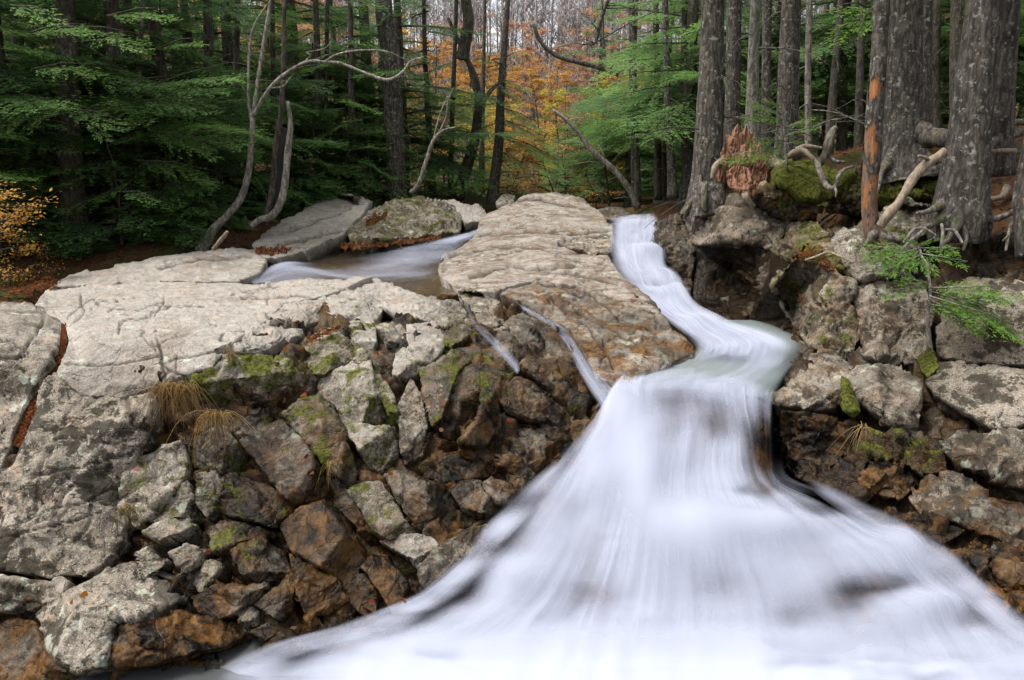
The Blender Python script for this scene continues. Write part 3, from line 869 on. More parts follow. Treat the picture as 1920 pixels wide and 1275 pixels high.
# ------------------------------------------------------------------ left outcrop: fractured stones
left = empty('rock_outcrop', P(650, 1000, 6.2), 'fractured stepped outcrop of tilted wet and mossy stones beside the falls', 'rock outcrop')
LS = '''515,600 560,620 566,632 526,637|lich=.7,h=.05
500,590 545,566 602,563 616,574 612,596 562,612 520,600|lich=.75,moss=.15,h=.06
542,662 570,636 636,611 664,648 670,670 612,702 582,700|moss=.5,rust=.35,wet=.3,lich=.3,h=.09
600,562 640,542 690,556 716,574 702,600 656,604 618,592|lich=.85,moss=.12,h=.06
640,602 690,597 706,611 701,640 690,667 664,642|lich=.8,moss=.2,h=.07
640,542 700,522 752,540 782,556 852,560 872,576 871,596 836,616 782,592 740,586 716,574 690,556|lich=.95,h=.04,chip=.03
706,612 740,604 772,630 760,640 730,642|lich=.5,moss=.2,h=.08
764,608 820,604 838,646 804,680 782,680 766,640|lich=.8,h=.09
814,592 868,580 874,592 836,616|moss=.45,lich=.5,h=.07
830,622 880,592 899,618 852,646 836,642|rust=.5,moss=.35,wet=.4,lich=.2,h=.06
862,546 882,542 936,566 930,579 886,578 868,562|lich=.45,h=.10
890,581 936,579 946,606 911,611 896,596|rust=.25,lich=.6,h=.05
920,622 950,611 981,652 966,667 940,656|rust=.4,wet=.4,lich=.4,h=.06
945,606 985,585 1012,597 1022,642 1000,668 982,650 952,612|rust=.35,lich=.55,wet=.2,h=.06
790,692 858,652 900,648 900,668 862,692 850,722 831,782 810,802 796,742|moss=.55,rust=.5,wet=.4,lich=.2,h=.09
900,672 854,708 841,758 817,805 833,816 857,826 888,790 905,735|lich=.75,wet=.25,rust=.2,h=.06,facets=1
905,656 931,652 951,660 964,702 950,726 934,758 941,808 901,836 859,826 890,790 907,735 902,674|moss=.4,rust=.7,wet=.6,lich=.1,h=.08
966,706 928,745 947,763 993,783 1027,784 1057,806 1074,796 1041,758 1001,718|lich=.6,rust=.3,wet=.4,h=.07
993,599 1018,595 1044,618 1088,666 1114,712 1108,742 1103,778 1083,779 1040,742 1001,702 974,683 981,672 1027,672 1024,642|rust=.5,wet=.55,lich=.45,h=.09,facets=1
583,725 620,700 660,680 692,678 700,720 724,762 738,800 700,800 664,790 628,778 606,760|lich=.9,moss=.1,h=.08,facets=1
606,762 640,782 700,802 738,802 746,832 741,860 712,882 690,871 668,840 640,792|lich=.8,moss=.28,h=.08
694,682 712,700 736,742 746,770 752,835 742,862 728,800 724,760 702,720|moss=.9,lich=.2,h=.06
748,764 770,712 792,742 802,800 792,850 760,872 748,832|lich=.5,wet=.3,rust=.15,h=.09
736,702 746,664 768,640 784,686 792,692 764,708|lich=.8,moss=.2,h=.07
723,893 740,882 773,887 791,900 828,910 854,948 868,978 820,1011 777,988 750,944|lich=.6,rust=.42,wet=.35,h=.08,facets=1
840,913 888,899 908,911 941,948 927,961 903,964 867,948|lich=.55,rust=.35,wet=.35,h=.07
903,910 923,894 968,921 941,948|rust=.55,wet=.4,lich=.3,h=.06
930,850 978,860 1008,893 990,904 940,874|rust=.6,wet=.6,lich=.2,h=.06
950,887 987,896 991,911 970,921|rust=.4,wet=.6,lich=.2,h=.05
848,850 900,840 930,852 944,876 920,893 890,898 850,905 800,896 790,870|rust=.3,wet=.75,lich=.1,h=.05,push=.13
970,790 1055,808 1072,830 1050,866 1010,890 978,858 960,820|wet=.85,rust=.3,lich=.05,h=.04,push=.13
713,1013 750,1002 790,1006 808,1007 824,1020 783,1061 767,1047 740,1030|lich=.85,rust=.15,h=.06,facets=1
783,1061 827,1022 873,993 918,982 908,1037 880,1064 840,1091 800,1118 787,1091|lich=.3,wet=.35,h=.05,facets=0,chip=.02
666,1078 688,1076 711,1114 703,1148 680,1134|wet=.75,rust=.4,lich=.2,h=.06
686,1172 733,1150 752,1163 730,1181|wet=.7,lich=.3,h=.05
752,1150 790,1122 838,1096 800,1140 760,1176|wet=.8,lich=.1,h=.04
257,1037 277,1022 301,1046 318,1058 297,1068 267,1083|lich=.6,h=.08
267,1000 293,983 333,972 368,983 333,1001 300,1014|lich=.5,moss=.4,h=.06
317,1037 350,1022 398,1037 361,1070 347,1078|lich=.7,rust=.2,h=.07
353,1080 393,1050 418,1063 401,1090 370,1104|lich=.65,moss=.3,h=.07
362,1117 400,1096 440,1089 502,1097 468,1128 433,1150 400,1160 370,1144|rust=.6,wet=.6,lich=.2,h=.08
440,1150 467,1123 484,1150 480,1170 453,1171|rust=.9,wet=.5,lich=.1,h=.09
473,1133 520,1097 560,1063 554,1104 547,1141 520,1161 487,1144|rust=.7,wet=.75,lich=.15,h=.09
433,1030 493,1006 534,1037 548,1080 500,1091 447,1078|wet=.55,rust=.4,moss=.15,lich=.35,h=.08
573,1158 590,1146 601,1170 587,1184|rust=.7,wet=.6,h=.07,lich=.1
458,1184 500,1168 534,1182 500,1201|wet=.8,lich=.1,h=.06
370,890 404,884 421,912 420,962 390,972 368,940|lich=.5,wet=.2,moss=.15,h=.07
346,830 420,790 440,830 462,840 480,880 430,900 404,880 356,872|wet=.35,lich=.3,moss=.3,h=.06
285,978 326,935 350,905 366,940 386,976 330,970|wet=.3,moss=.4,lich=.3,h=.05
604,1144 652,1102 668,1090 682,1138 684,1168 640,1190 606,1180|wet=.85,rust=.3,lich=.1,h=.07,push=.13
500,1204 536,1184 580,1188 640,1194 600,1216 540,1226 480,1222|wet=.85,lich=.1,h=.05
256,1085 300,1070 350,1080 366,1104 345,1104 300,1078|wet=.3,lich=.3,h=.04
770,800 806,806 826,820 856,830 896,840 846,850 792,866 796,830|wet=.7,rust=.3,moss=.3,lich=.1,h=.06,push=.13
450,826 492,800 530,789 560,815 584,846 616,908 600,935 545,945 512,908 480,868|wet=.75,rust=.25,lich=.3,h=.13,big=1
470,770 520,765 560,790 540,800 500,815 462,832 440,815|wet=.6,moss=.2,lich=.2,h=.07,push=.10
528,775 562,748 602,742 646,802 668,880 662,903 640,898 600,862 560,815|moss=.45,rust=.75,wet=.3,lich=.45,h=.14,big=1
395,900 436,886 505,915 560,950 548,988 500,985 440,968 398,950|wet=.85,moss=.15,rust=.2,lich=.15,h=.10,big=1
526,985 560,955 604,938 630,968 658,1006 688,1056 672,1080 645,1092 590,1060 545,1030|wet=.75,rust=.8,lich=.1,h=.14,big=1
620,905 652,912 700,985 735,1040 700,1030 668,990 630,950|wet=.8,rust=.4,lich=.1,h=.08,push=.06,big=1
650,918 688,903 716,905 752,960 782,1006 770,1040 735,1020 700,1000|moss=.5,lich=.55,rust=.3,h=.12,big=1
676,1064 697,1043 724,1047 764,1084 776,1134 738,1150 708,1104|rust=.9,wet=.55,lich=.15,h=.12,big=1
640,1000 672,1012 690,1055 676,1075 700,1130 690,1160 655,1130 628,1070|wet=.9,rust=.3,lich=.05,h=.08,push=.04,big=1
392,985 440,975 505,995 560,1000 548,1028 500,1006 440,1026 400,1034|wet=.6,moss=.35,rust=.3,lich=.2,h=.07
545,1042 590,1066 632,1090 652,1128 610,1150 572,1148 552,1105|wet=.85,rust=.5,lich=.05,h=.10,big=1
664,640 690,668 736,700 706,690 692,676 662,678 668,660|moss=.6,lich=.3,h=.05
'''
LP_ = []
for ln in LS.strip().splitlines():
    o_, k_ = ln.split('|'); k_ = eval('dict(%s)' % k_)
    LP_.append([*poly(o_).mean(0), k_.get('wet', 0), k_.get('moss', 0) * 1.0, k_.get('rust', 0), k_.get('lich', .5) * .9])
LP_ = np.array(LP_)
def left_field(x, y):
    w_ = np.exp(-((x[:, None] - LP_[None, :, 0]) ** 2 + (y[:, None] - LP_[None, :, 1]) ** 2) / (2 * 52.0 ** 2)) + 1e-9
    return (w_ @ LP_[:, 2:]) / w_.sum(1)[:, None]
for ln in LS.strip().splitlines():
    o_, k_ = ln.split('|')
    k_ = eval('dict(%s)' % k_); big = k_.pop('big', 0)
    if big: k_ = {'chip': .02, 'amp': .006, 'joint': .7, 'facets': 2, 'tilt': .5, 'cell': .3, 'push': -.03, 'rough_edge': 2.0, 'bev': 5.0, **k_}
    k_['lich'] = k_.get('lich', .5) * .9; k_['moss'] = k_.get('moss', 0) * .72; k_['h'] = k_.get('h', .07) * 1.45
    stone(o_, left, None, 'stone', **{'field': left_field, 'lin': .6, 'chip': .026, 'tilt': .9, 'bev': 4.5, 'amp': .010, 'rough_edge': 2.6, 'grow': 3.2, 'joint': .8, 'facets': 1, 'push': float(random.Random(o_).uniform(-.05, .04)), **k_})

# ------------------------------------------------------------------ right bank boulders
RI = dict(dset='R', inward=(.35, .75, -.45), thick=.8)
stone('1282,432 1284,402 1300,386 1365,366 1426,350 1462,360 1476,400 1470,440 1440,466 1400,452 1302,461', label='pale cap boulder under the roots of the tall grey trunk', h=.2, bev=.7, facets=1, chip=.04, lich=.72, rust=.1, cracks=[('1300,392 1360,380 1440,385', 1.6, .05)], **RI)
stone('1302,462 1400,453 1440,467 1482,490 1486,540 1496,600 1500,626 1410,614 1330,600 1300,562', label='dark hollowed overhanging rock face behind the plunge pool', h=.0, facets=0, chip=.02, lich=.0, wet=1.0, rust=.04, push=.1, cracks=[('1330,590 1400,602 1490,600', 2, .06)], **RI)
stone('1213,456 1226,420 1282,391 1288,430 1300,462 1300,500 1291,562 1276,522 1240,472', label='water-worn grey rock flanking the white chute', h=.12, facets=1, chip=.06, lich=.45, wet=.3, rust=.2, cracks=[('1225,470 1260,450 1290,440', 1.6, .06)], **RI)
stone('1447,530 1457,510 1493,482 1514,486 1567,506 1607,529 1601,568 1611,638 1600,660 1520,653 1493,618 1467,575 1450,552', label='leaning brown and grey boulder overhanging the pool edge', h=.2, facets=2, lich=.6, rust=.35, moss=.22, chip=.05, cracks=[('1520,560 1560,600 1590,650', 2, .05)], **RI)
stone('1557,445 1580,425 1618,432 1652,470 1716,518 1607,528 1580,493 1560,468', label='light boulder at the foot of the orange snag', h=.14, lich=.7, chip=.05, **RI)
stone('1500,480 1530,452 1556,446 1560,470 1580,494 1606,526 1566,504 1514,484', label='moss and needle covered rock left of the light boulder', h=.08, moss=.5, rust=.5, lich=.5, chip=.06, **RI)
stone('1606,533 1647,525 1730,528 1754,592 1731,673 1680,683 1617,666 1611,626 1600,576', label='square dark brown boulder behind the little hemlock stem', h=.14, lich=.2, rust=.2, chip=.045, cracks=[('1650,590 1690,620 1670,660', 1.8, .04)], **RI)
stone('1753,626 1774,542 1814,518 1920,526 2050,530 2050,690 1920,686 1827,676 1757,666', label='wide grey-brown block behind the drooping hemlock spray', h=.16, lich=.15, rust=.12, chip=.035, **RI)
stone('1519,656 1567,650 1600,682 1590,702 1574,768 1513,766 1443,759 1430,746 1467,726 1507,683', label='low tan boulder jutting into the lip of the falls', h=.14, lich=.62, rust=.35, chip=.06, facets=2, tilt=.5, **RI)
stone('1587,708 1607,685 1647,678 1681,685 1731,712 1733,742 1717,813 1657,795 1613,758 1586,733', label='rounded bright grey boulder in the middle of the right bank', h=.22, bev=.7, lich=.72, rust=.12, chip=.03, facets=1, tilt=.25, **RI)
stone('1733,716 1760,678 1814,678 1920,692 2050,700 2050,800 1920,799 1860,803 1813,772 1752,739', label='wedge-shaped grey block below the wide grey-brown one', h=.16, lich=.2, chip=.025, facets=1, tilt=.25, **RI)
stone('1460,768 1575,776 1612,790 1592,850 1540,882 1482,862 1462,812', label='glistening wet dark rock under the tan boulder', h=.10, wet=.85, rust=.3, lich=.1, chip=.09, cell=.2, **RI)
stone('1597,903 1633,868 1680,867 1724,903 1687,941 1640,924 1600,914', label='orange-brown wet stone close to the falling water', h=.14, rust=.7, wet=.5, lich=.3, chip=.07, **RI)
stone('1703,938 1730,890 1780,886 1847,917 1914,940 1960,980 1950,1030 1873,1018 1813,988 1723,961', label='large mottled orange and grey boulder low on the right bank', h=.16, rust=.6, lich=.55, wet=.2, chip=.06, **RI)
stone('1760,822 1820,811 1920,806 2050,810 2050,930 1920,916 1880,912 1814,878 1773,851', label='lichen-crusted ledge above the mottled orange boulder', h=.12, lich=.5, wet=.15, rust=.15, chip=.08, **RI)
stone('1763,1031 1813,1023 1847,1037 1880,1090 1898,1134 1873,1171 1846,1134 1813,1084', label='wet rust-brown rock right beside the lower cascade', h=.10, rust=.75, wet=.7, lich=.1, chip=.08, **RI)
stone('1815,1016 1880,1022 1960,1034 1960,1112 1890,1100 1850,1041', label='rust-stained wet ledge at the frame edge above the pool', h=.10, rust=.6, wet=.6, lich=.2, chip=.09, **RI)
stone('1600,961 1614,956 1668,963 1668,991 1630,984', label='small black wet stone beneath the orange-brown one', h=.07, wet=.8, rust=.3, lich=.1, chip=.06, **RI)
stone('1896,1110 1960,1100 1960,1200 1898,1168', label='dark wet rock where the right bank meets the lower pool', h=.08, wet=.8, rust=.4, lich=.1, chip=.06, **RI)
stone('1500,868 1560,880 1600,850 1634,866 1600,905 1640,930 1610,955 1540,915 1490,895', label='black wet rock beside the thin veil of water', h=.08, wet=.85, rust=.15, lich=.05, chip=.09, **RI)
stone('1620,795 1660,800 1716,816 1758,826 1776,856 1776,884 1726,890 1690,866 1640,864 1600,850', label='shadowed mossy rock under the rounded bright boulder', h=.06, wet=.6, moss=.25, rust=.25, lich=.1, chip=.09, **RI)
stone('1670,966 1720,965 1810,992 1760,1028 1810,1080 1760,1050 1700,1000', label='brown wet shelf at the right rim of the cascade', h=.07, wet=.75, rust=.5, lich=.1, chip=.08, **RI)
stone('1470,405 1530,420 1556,446 1528,452 1498,480 1482,488 1442,466 1472,440', label='earthy mossy rock below the moss mound', h=.08, moss=.3, rust=.3, lich=.3, chip=.08, **RI)
stone('1640,400 1700,370 1760,395 1755,430 1720,450 1716,515 1655,468 1622,432', label='grey slabby rock between the snag and the rooted trunk', h=.10, moss=.25, lich=.55, chip=.08, **RI)
# ------------------------------------------------------------------ water
def loft(name, lines, mat, nu, nv, label, W=None, bumps=(), rip=0., edge=(0., 0.), kind='structure', parent=None, lift=0., ends=(0, 0), seed=0, dens=1.0, mott=0.):
    """lines: flow lines from one bank to the other, each 'px,py,Y,density ...' from upstream to downstream"""
    A = []
    for L in lines:
        q = [[float(v) for v in t.split(',')] for t in L.split()]
        A.append(catmull([[*P(a, b, c), d * dens, a, b] for a, b, c, d in q], nv))
    A = np.array(A)                                  # lines x nv x 6
    G = np.array([catmull(A[:, j], nu) for j in range(nv)])   # nv x nu x 6
    X = G[..., :3].copy(); den = np.clip(G[..., 3], 0, 1.2); px = G[..., 4]; py = G[..., 5]
    du = np.gradient(X, axis=1); dv = np.gradient(X, axis=0)
    nr = np.cross(du, dv); nr /= np.linalg.norm(nr, axis=2)[..., None] + 1e-9
    if nr[..., 2].mean() < 0: nr = -nr
    off = np.full(den.shape, lift)
    for (bx, by, sx, sy, h, dd) in bumps:
        g = np.exp(-((px - bx) / sx) ** 2 - ((py - by) / sy) ** 2)
        off = off + h * g
        den = den + dd * g
    # coordinates along the flow, in metres
    v = np.cumsum(np.linalg.norm(dv, axis=2), axis=0)
    if W is None: W = float(np.linalg.norm(du, axis=2).sum(1).mean())
    u = np.broadcast_to(np.linspace(0, 1, nu)[None] * W, den.shape)
    if rip:
        q = np.column_stack([u.ravel() * 3.2, v.ravel() * .55, np.full(u.size, seed * 1.0)])
        off = off + rip * (fbm(q, 1, 3, seed).reshape(den.shape) + .5 * fbm(q * 2.7, 1, 2, seed + 9).reshape(den.shape))
    X = X + nr * off[..., None]
    if mott:
        q = np.column_stack([px.ravel() / 150, py.ravel() / 45, np.full(px.size, seed * 2.0)])
        den = np.clip(den * (1 + mott * fbm(q, 1, 3, 40).reshape(den.shape)), 0, 1.2)
    t = np.linspace(0, 1, nu)[None]
    if edge[0]: den = den * sstep(0, edge[0], t)
    if edge[1]: den = den * sstep(0, edge[1], 1 - t)
    s = np.linspace(0, 1, nv)[:, None]
    if ends[0]: den = den * sstep(0, ends[0], s)
    if ends[1]: den = den * sstep(0, ends[1], 1 - s)
    i = np.arange(nv - 1)[:, None] * nu; j = np.arange(nu - 1)[None]
    Q = np.stack([i + j, i + j + 1, i + nu + j + 1, i + nu + j], -1).reshape(-1, 4)
    uv = np.stack([u, v, np.clip(den, 0, 1.15)], -1).reshape(-1, 3)
    o = link(name, new_mesh(name, X.reshape(-1, 3), Q, mat, True, None, uv))
    return tag(o, label, None, None, kind)

FALL = ['1128,722,7.55,.0 1110,757,7.25,.3 1075,850,6.9,.45 1000,930,6.5,.5 930,1000,6.1,.5 880,1060,5.85,.5 800,1130,5.6,.5 690,1190,5.3,.5 540,1222,5.05,.4 380,1262,4.85,.35',
        '1175,702,7.95,.2 1165,733,7.4,.85 1140,800,7.0,.95 1085,900,6.5,.9 1030,1000,6.0,.85 975,1090,5.6,.9 900,1160,5.35,.95 800,1215,5.1,1 650,1270,4.8,1',
        '1205,695,8.15,.3 1185,728,7.45,.8 1185,800,6.9,1 1170,900,6.4,1 1145,1000,5.95,.9 1115,1090,5.55,.9 1085,1160,5.3,1 1060,1220,5.05,1.1 1000,1290,4.72,1.1',
        '1275,690,8.25,.3 1260,715,7.6,.6 1265,790,7.0,.75 1255,900,6.4,.9 1250,1000,5.9,1 1250,1090,5.5,.9 1245,1160,5.28,.95 1235,1220,5.05,1.1 1220,1290,4.72,1.1',
        '1345,692,8.22,.3 1330,722,7.55,.55 1345,800,7.1,.6 1345,880,6.6,.75 1370,960,6.1,.95 1410,1060,5.6,.85 1440,1140,5.35,.85 1450,1210,5.1,1 1450,1290,4.72,1.1',
        '1410,705,7.95,.3 1400,738,7.45,.5 1408,820,7.2,.45 1420,900,6.75,.6 1480,960,6.3,.8 1560,1040,5.75,.75 1620,1120,5.45,.7 1680,1200,5.1,.85 1720,1290,4.72,.95',
        '1452,715,7.8,.2 1440,752,7.42,.45 1444,830,7.25,.3 1455,905,6.9,.45 1560,955,6.5,.65 1670,1030,5.95,.75 1770,1105,5.55,.65 1850,1185,5.2,.75 1940,1280,4.75,.8',
        '1462,722,7.7,.05 1452,757,7.42,.2 1457,840,7.3,.1 1475,905,7.0,.3 1600,965,6.5,.4 1730,1045,5.9,.45 1825,1120,5.55,.4 1915,1188,5.2,.5 2040,1255,4.88,.6']
BUMPS = [(1162, 775, 32, 50, .10, .3), (1120, 880, 30, 70, .05, .2), (1290, 1005, 90, 50, .15, .4), (1440, 1000, 75, 25, .06, .3), (1695, 1035, 65, 34, .11, .35), (1735, 1150, 60, 26, .10, .25), (1200, 900, 40, 90, .06, .3), (955, 1080, 55, 32, .06, .3),
         (1255, 765, 50, 55, -.02, -.2), (1425, 845, 26, 60, -.02, -.22), (1345, 800, 22, 40, .0, -.2), (1090, 985, 45, 60, -.03, -.25), (1120, 1120, 80, 35, -.03, -.2), (1590, 1125, 60, 50, -.06, -.22), (1655, 1100, 60, 16, -.03, -.3), (1490, 1170, 50, 40, -.02, -.2),
         (1400, 930, 45, 14, -.02, -.3), (1550, 955, 70, 16, -.02, -.3), (1820, 1165, 40, 26, -.04, -.2), (1360, 1100, 70, 40, .0, -.15), (880, 1120, 40, 20, -.02, -.2)]
# rock under the sheet of water
def fall_bed():
    A = []
    for L in FALL:
        q = [[float(v) for v in t.split(',')] for t in L.split()]
        A.append(catmull([[*P(a, b, c)] for a, b, c, d in q], 60))
    A = np.array(A); G = np.array([catmull(A[:, j], 70) for j in range(60)])
    X = G + np.array([0, .12, -.14])
    V = X.reshape(-1, 3)
    f1, f2, val = worley(V, .35, 3)
    V = V + np.column_stack([val * 0, val * .1, val * .1])
    i = np.arange(59)[:, None] * 70; j = np.arange(69)[None]
    Q = np.stack([i + j, i + j + 1, i + 71 + j, i + 70 + j], -1).reshape(-1, 4)
    M = np.broadcast_to(np.array([.85, .02, .5, .1]), (len(V), 4))
    tag(link('bedrock', new_mesh('bedrock', V, Q, ROCK, True, M)), 'dark rock bed under the falling water', None, None, 'structure')
fall_bed()
loft('waterfall', FALL, SILK, 220, 170, 'white silky waterfall fanning down into the lower pool', W=3.2, bumps=BUMPS, rip=.012, edge=(.14, .16), seed=1, dens=.86, ends=(.10, 0), mott=.25)
loft('waterfall', FALL, SILK_FINE, 220, 170, 'fine streaked veil over the waterfall', W=3.2, bumps=[(a, b, c, d, e + .02, f - .1) for a, b, c, d, e, f in BUMPS], rip=.015, edge=(.2, .22), lift=.05, seed=4, dens=.5, ends=(.14, 0), mott=.35)
veil = lambda L, dy: [' '.join('%g,%g,%g,%g' % (a, b, c - dy, d * .45) for a, b, c, d in [[float(v) for v in t.split(',')] for t in q.split()]) for q in L]
loft('waterfall', veil(FALL, .05), SILK_SOFT, 160, 130, 'soft spray veil in front of the waterfall', W=3.2, bumps=BUMPS, rip=.012, edge=(.16, .16), lift=.10, ends=(.25, .1), seed=6)

WIDE = [' '.join('%g,%g,%g,%g' % q for q in L) for L in (
    [(1095, 770, 7.2, 0), (1045, 860, 6.85, 0), (965, 930, 6.45, 0), (890, 1000, 6.0, 0), (835, 1060, 5.75, 0), (740, 1130, 5.5, 0), (600, 1185, 5.25, 0), (480, 1222, 5.05, 0), (390, 1262, 4.8, 0)],
    [(1120, 765, 7.2, .35), (1080, 850, 6.8, .4), (1005, 930, 6.4, .45), (935, 1000, 6.0, .5), (885, 1062, 5.75, .5), (800, 1132, 5.5, .55), (690, 1190, 5.2, .6), (560, 1228, 4.95, .5), (450, 1275, 4.75, .4)],
    [(1160, 760, 7.2, .0), (1120, 850, 6.8, .0), (1060, 930, 6.35, .0), (1000, 1000, 5.9, .0), (950, 1062, 5.65, .1), (880, 1140, 5.4, .2), (780, 1205, 5.1, .3), (660, 1245, 4.85, .3), (540, 1295, 4.65, .3)])]
loft('waterfall', WIDE, SILK_SOFT, 40, 120, 'soft spray along the left rim of the waterfall', W=1.2, rip=.02, edge=(.3, .3), lift=.06, ends=(.1, .0), seed=31, mott=.6)
WIDR = [' '.join('%g,%g,%g,%g' % q for q in L) for L in (
    [(1450, 880, 6.9, .0), (1540, 960, 6.35, .0), (1660, 1040, 5.85, .0), (1760, 1115, 5.45, .0), (1850, 1190, 5.1, .0), (1960, 1270, 4.7, .0)],
    [(1470, 880, 6.9, .3), (1590, 955, 6.4, .5), (1720, 1035, 5.85, .5), (1815, 1110, 5.5, .5), (1905, 1185, 5.1, .5), (2030, 1255, 4.8, .5)],
    [(1490, 870, 6.95, .0), (1630, 935, 6.45, .0), (1770, 1015, 5.9, .0), (1865, 1090, 5.5, .0), (1950, 1160, 5.15, .0), (2080, 1230, 4.85, .0)])]
loft('waterfall', WIDR, SILK_SOFT, 40, 120, 'soft spray along the right rim of the waterfall', W=1.2, rip=.02, edge=(.3, .3), lift=.05, ends=(.15, .0), seed=33, mott=.6)

# lower pool: foam filling the bottom of the picture
def zp(py, z): return Yz(py, z)
LOW = [' '.join('%g,%g,%g,%g' % (x, py, zp(py, z), d) for x, py, z, d in L) for L in (
    [(400, 1250, .0, .2), (300, 1330, -.05, .4), (150, 1450, -.1, .5)],
    [(560, 1200, .05, .35), (480, 1290, .0, .7), (380, 1450, -.1, .7)],
    [(800, 1175, .09, .8), (740, 1280, .02, 1), (640, 1450, -.1, 1)],
    [(1050, 1135, .20, .95), (1030, 1270, .06, 1.1), (950, 1450, -.1, 1.1)],
    [(1250, 1165, .15, .95), (1250, 1270, .05, 1.1), (1250, 1450, -.1, 1.1)],
    [(1480, 1140, .22, .8), (1520, 1270, .02, 1), (1560, 1450, -.1, 1)],
    [(1680, 1180, .12, .65), (1740, 1270, .02, .8), (1850, 1450, -.1, .8)],
    [(1900, 1190, .10, .6), (1990, 1270, .0, .7), (2150, 1450, -.1, .7)],
    [(2080, 1215, .05, .5), (2200, 1290, .0, .5), (2400, 1450, -.1, .5)])]
def plain_sheet(name, txt, z, mat, label, n=24):
    q = np.array([list(P(a, b, zp(b, z))) for a, b in poly(txt)])
    c = q.mean(0)
    V = [c]; T = []
    m = len(q)
    for r in (.5, 1.0):
        V += [c + (p - c) * r for p in q]
    for i in range(m):
        j = (i + 1) % m
        T += [(0, 1 + i, 1 + j), (1 + i, 1 + m + i, 1 + m + j), (1 + i, 1 + m + j, 1 + j)]
    V = np.array(V); T = np.array(T)
    if np.cross(V[T[0][1]] - V[0], V[T[0][2]] - V[0])[2] < 0: T = T[:, ::-1]
    uv = np.column_stack([V[:, 0], V[:, 1], np.ones(len(V))])
    o = link(name, new_mesh(name, V, T, mat, True, None, uv))
    return tag(o, label, None, None, 'structure')
plain_sheet('water', '200,1240 460,1200 640,1180 900,1120 1300,1100 1700,1110 1960,1170 2150,1240 2500,1450 0,1500 100,1300', -.10, DARKW, 'grey water of the lower pool below the foam')
loft('foam', LOW, SILK_SOFT, 150, 70, 'blown-out white foam filling the lower pool', W=6, rip=.05, edge=(.16, .05), ends=(.7, 0), seed=8, lift=.14, mott=.7,
     bumps=[(1000, 1225, 200, 30, .07, .2), (1330, 1225, 150, 30, .07, .2), (700, 1250, 120, 25, .05, .2), (1620, 1215, 60, 22, .07, .15), (1880, 1225, 60, 25, .06, .2), (1790, 1255, 70, 15, -.03, -.4), (1650, 1262, 60, 10, -.02, -.3), (1560, 1240, 50, 12, -.02, -.25), (820, 1262, 60, 8, -.02, -.25), (560, 1250, 60, 10, -.02, -.2)])

# plunge pool above the lip and the white chute feeding it
CH = ['1128,404,21,.0 1130,414,18.2,.4 1126,470,14.3,.45 1142,520,12.3,.5 1184,565,11.1,.55 1248,612,10.2,.5 1296,655,9.2,.5 1262,676,8.65,.3 1200,700,7.95,.3 1150,735,7.4,.3 1128,775,7.15,.0',
      '1160,402,21,.5 1172,412,18.1,.9 1172,470,14.4,1 1192,520,12.4,1 1228,568,11.1,1 1280,616,10.05,1 1330,655,9.1,.85 1305,685,8.4,.35 1250,705,7.85,.4 1185,732,7.42,.6 1180,790,7.05,.2',
      '1190,400,21,.6 1198,412,18,1 1205,470,14.3,1 1232,520,12.4,1.1 1258,565,11.1,1.1 1310,610,10.2,1.1 1385,648,9.1,1 1370,688,8.3,.45 1320,708,7.85,.45 1270,722,7.55,.55 1268,790,7.0,.2',
      '1215,399,21,.5 1222,409,18,.9 1228,470,14.4,.9 1258,520,12.5,1 1280,562,11.2,1 1340,604,10.25,.95 1440,642,9.1,.95 1440,680,8.4,.65 1400,712,7.85,.5 1350,731,7.5,.6 1350,800,7.1,.2',
      '1238,398,21,.0 1242,406,18,.4 1244,470,14.6,.4 1282,515,12.7,.5 1302,560,11.3,.5 1380,598,10.4,.6 1500,630,9.3,.65 1518,662,8.75,.7 1496,698,8.1,.6 1452,757,7.42,.35 1458,815,7.25,.1']
DP = [' '.join('%g,%g,%g,%g' % q for q in L) for L in (
    [(1250, 612, Yz(612, 1.2), 0), (1300, 652, Yz(652, 1.2), .2), (1262, 676, Yz(676, 1.2), .6), (1205, 698, Yz(698, 1.2), .6), (1150, 735, Yz(735, 1.17), 0)],
    [(1300, 605, Yz(605, 1.22), .5), (1340, 650, Yz(650, 1.22), 1), (1305, 685, Yz(685, 1.22), 1), (1250, 705, Yz(705, 1.22), 1), (1190, 735, Yz(735, 1.19), .4)],
    [(1350, 600, Yz(600, 1.22), .6), (1400, 640, Yz(640, 1.22), 1), (1380, 680, Yz(680, 1.22), 1), (1330, 708, Yz(708, 1.22), 1), (1270, 730, Yz(730, 1.19), .4)],
    [(1400, 600, Yz(600, 1.22), .6), (1460, 632, Yz(632, 1.22), 1), (1450, 672, Yz(672, 1.22), 1), (1410, 708, Yz(708, 1.22), 1), (1360, 735, Yz(735, 1.19), .5)],
    [(1440, 596, Yz(596, 1.2), .0), (1505, 632, Yz(632, 1.2), .0), (1508, 664, Yz(664, 1.2), .0), (1480, 703, Yz(703, 1.2), .25), (1455, 752, Yz(752, 1.17), .3)])]
CHB = [(1205, 478, 45, 10, .14, .25), (1225, 500, 40, 12, -.06, -.25), (1262, 556, 34, 14, .12, .25), (1190, 428, 30, 6, .12, .25), (1195, 450, 30, 8, -.06, -.25), (1300, 612, 40, 14, .08, .2), (1235, 535, 40, 8, -.04, -.2), (1360, 690, 90, 25, .0, -.25), (1470, 650, 40, 30, .0, -.2)]
PO = '1120,620 1260,585 1400,590 1520,610 1530,660 1500,700 1462,750 1400,745 1300,735 1200,738 1150,735'
loft('water', DP, TEAL, 60, 60, 'green-grey water of the plunge pool above the falls', W=3, edge=(.06, .06))
loft('stream', CH, SILK, 130, 200, 'white chute pouring into the plunge pool', W=1.4, rip=.02, edge=(.25, .25), seed=11, lift=.02, dens=.9, ends=(.15, .12), bumps=CHB, mott=.5)
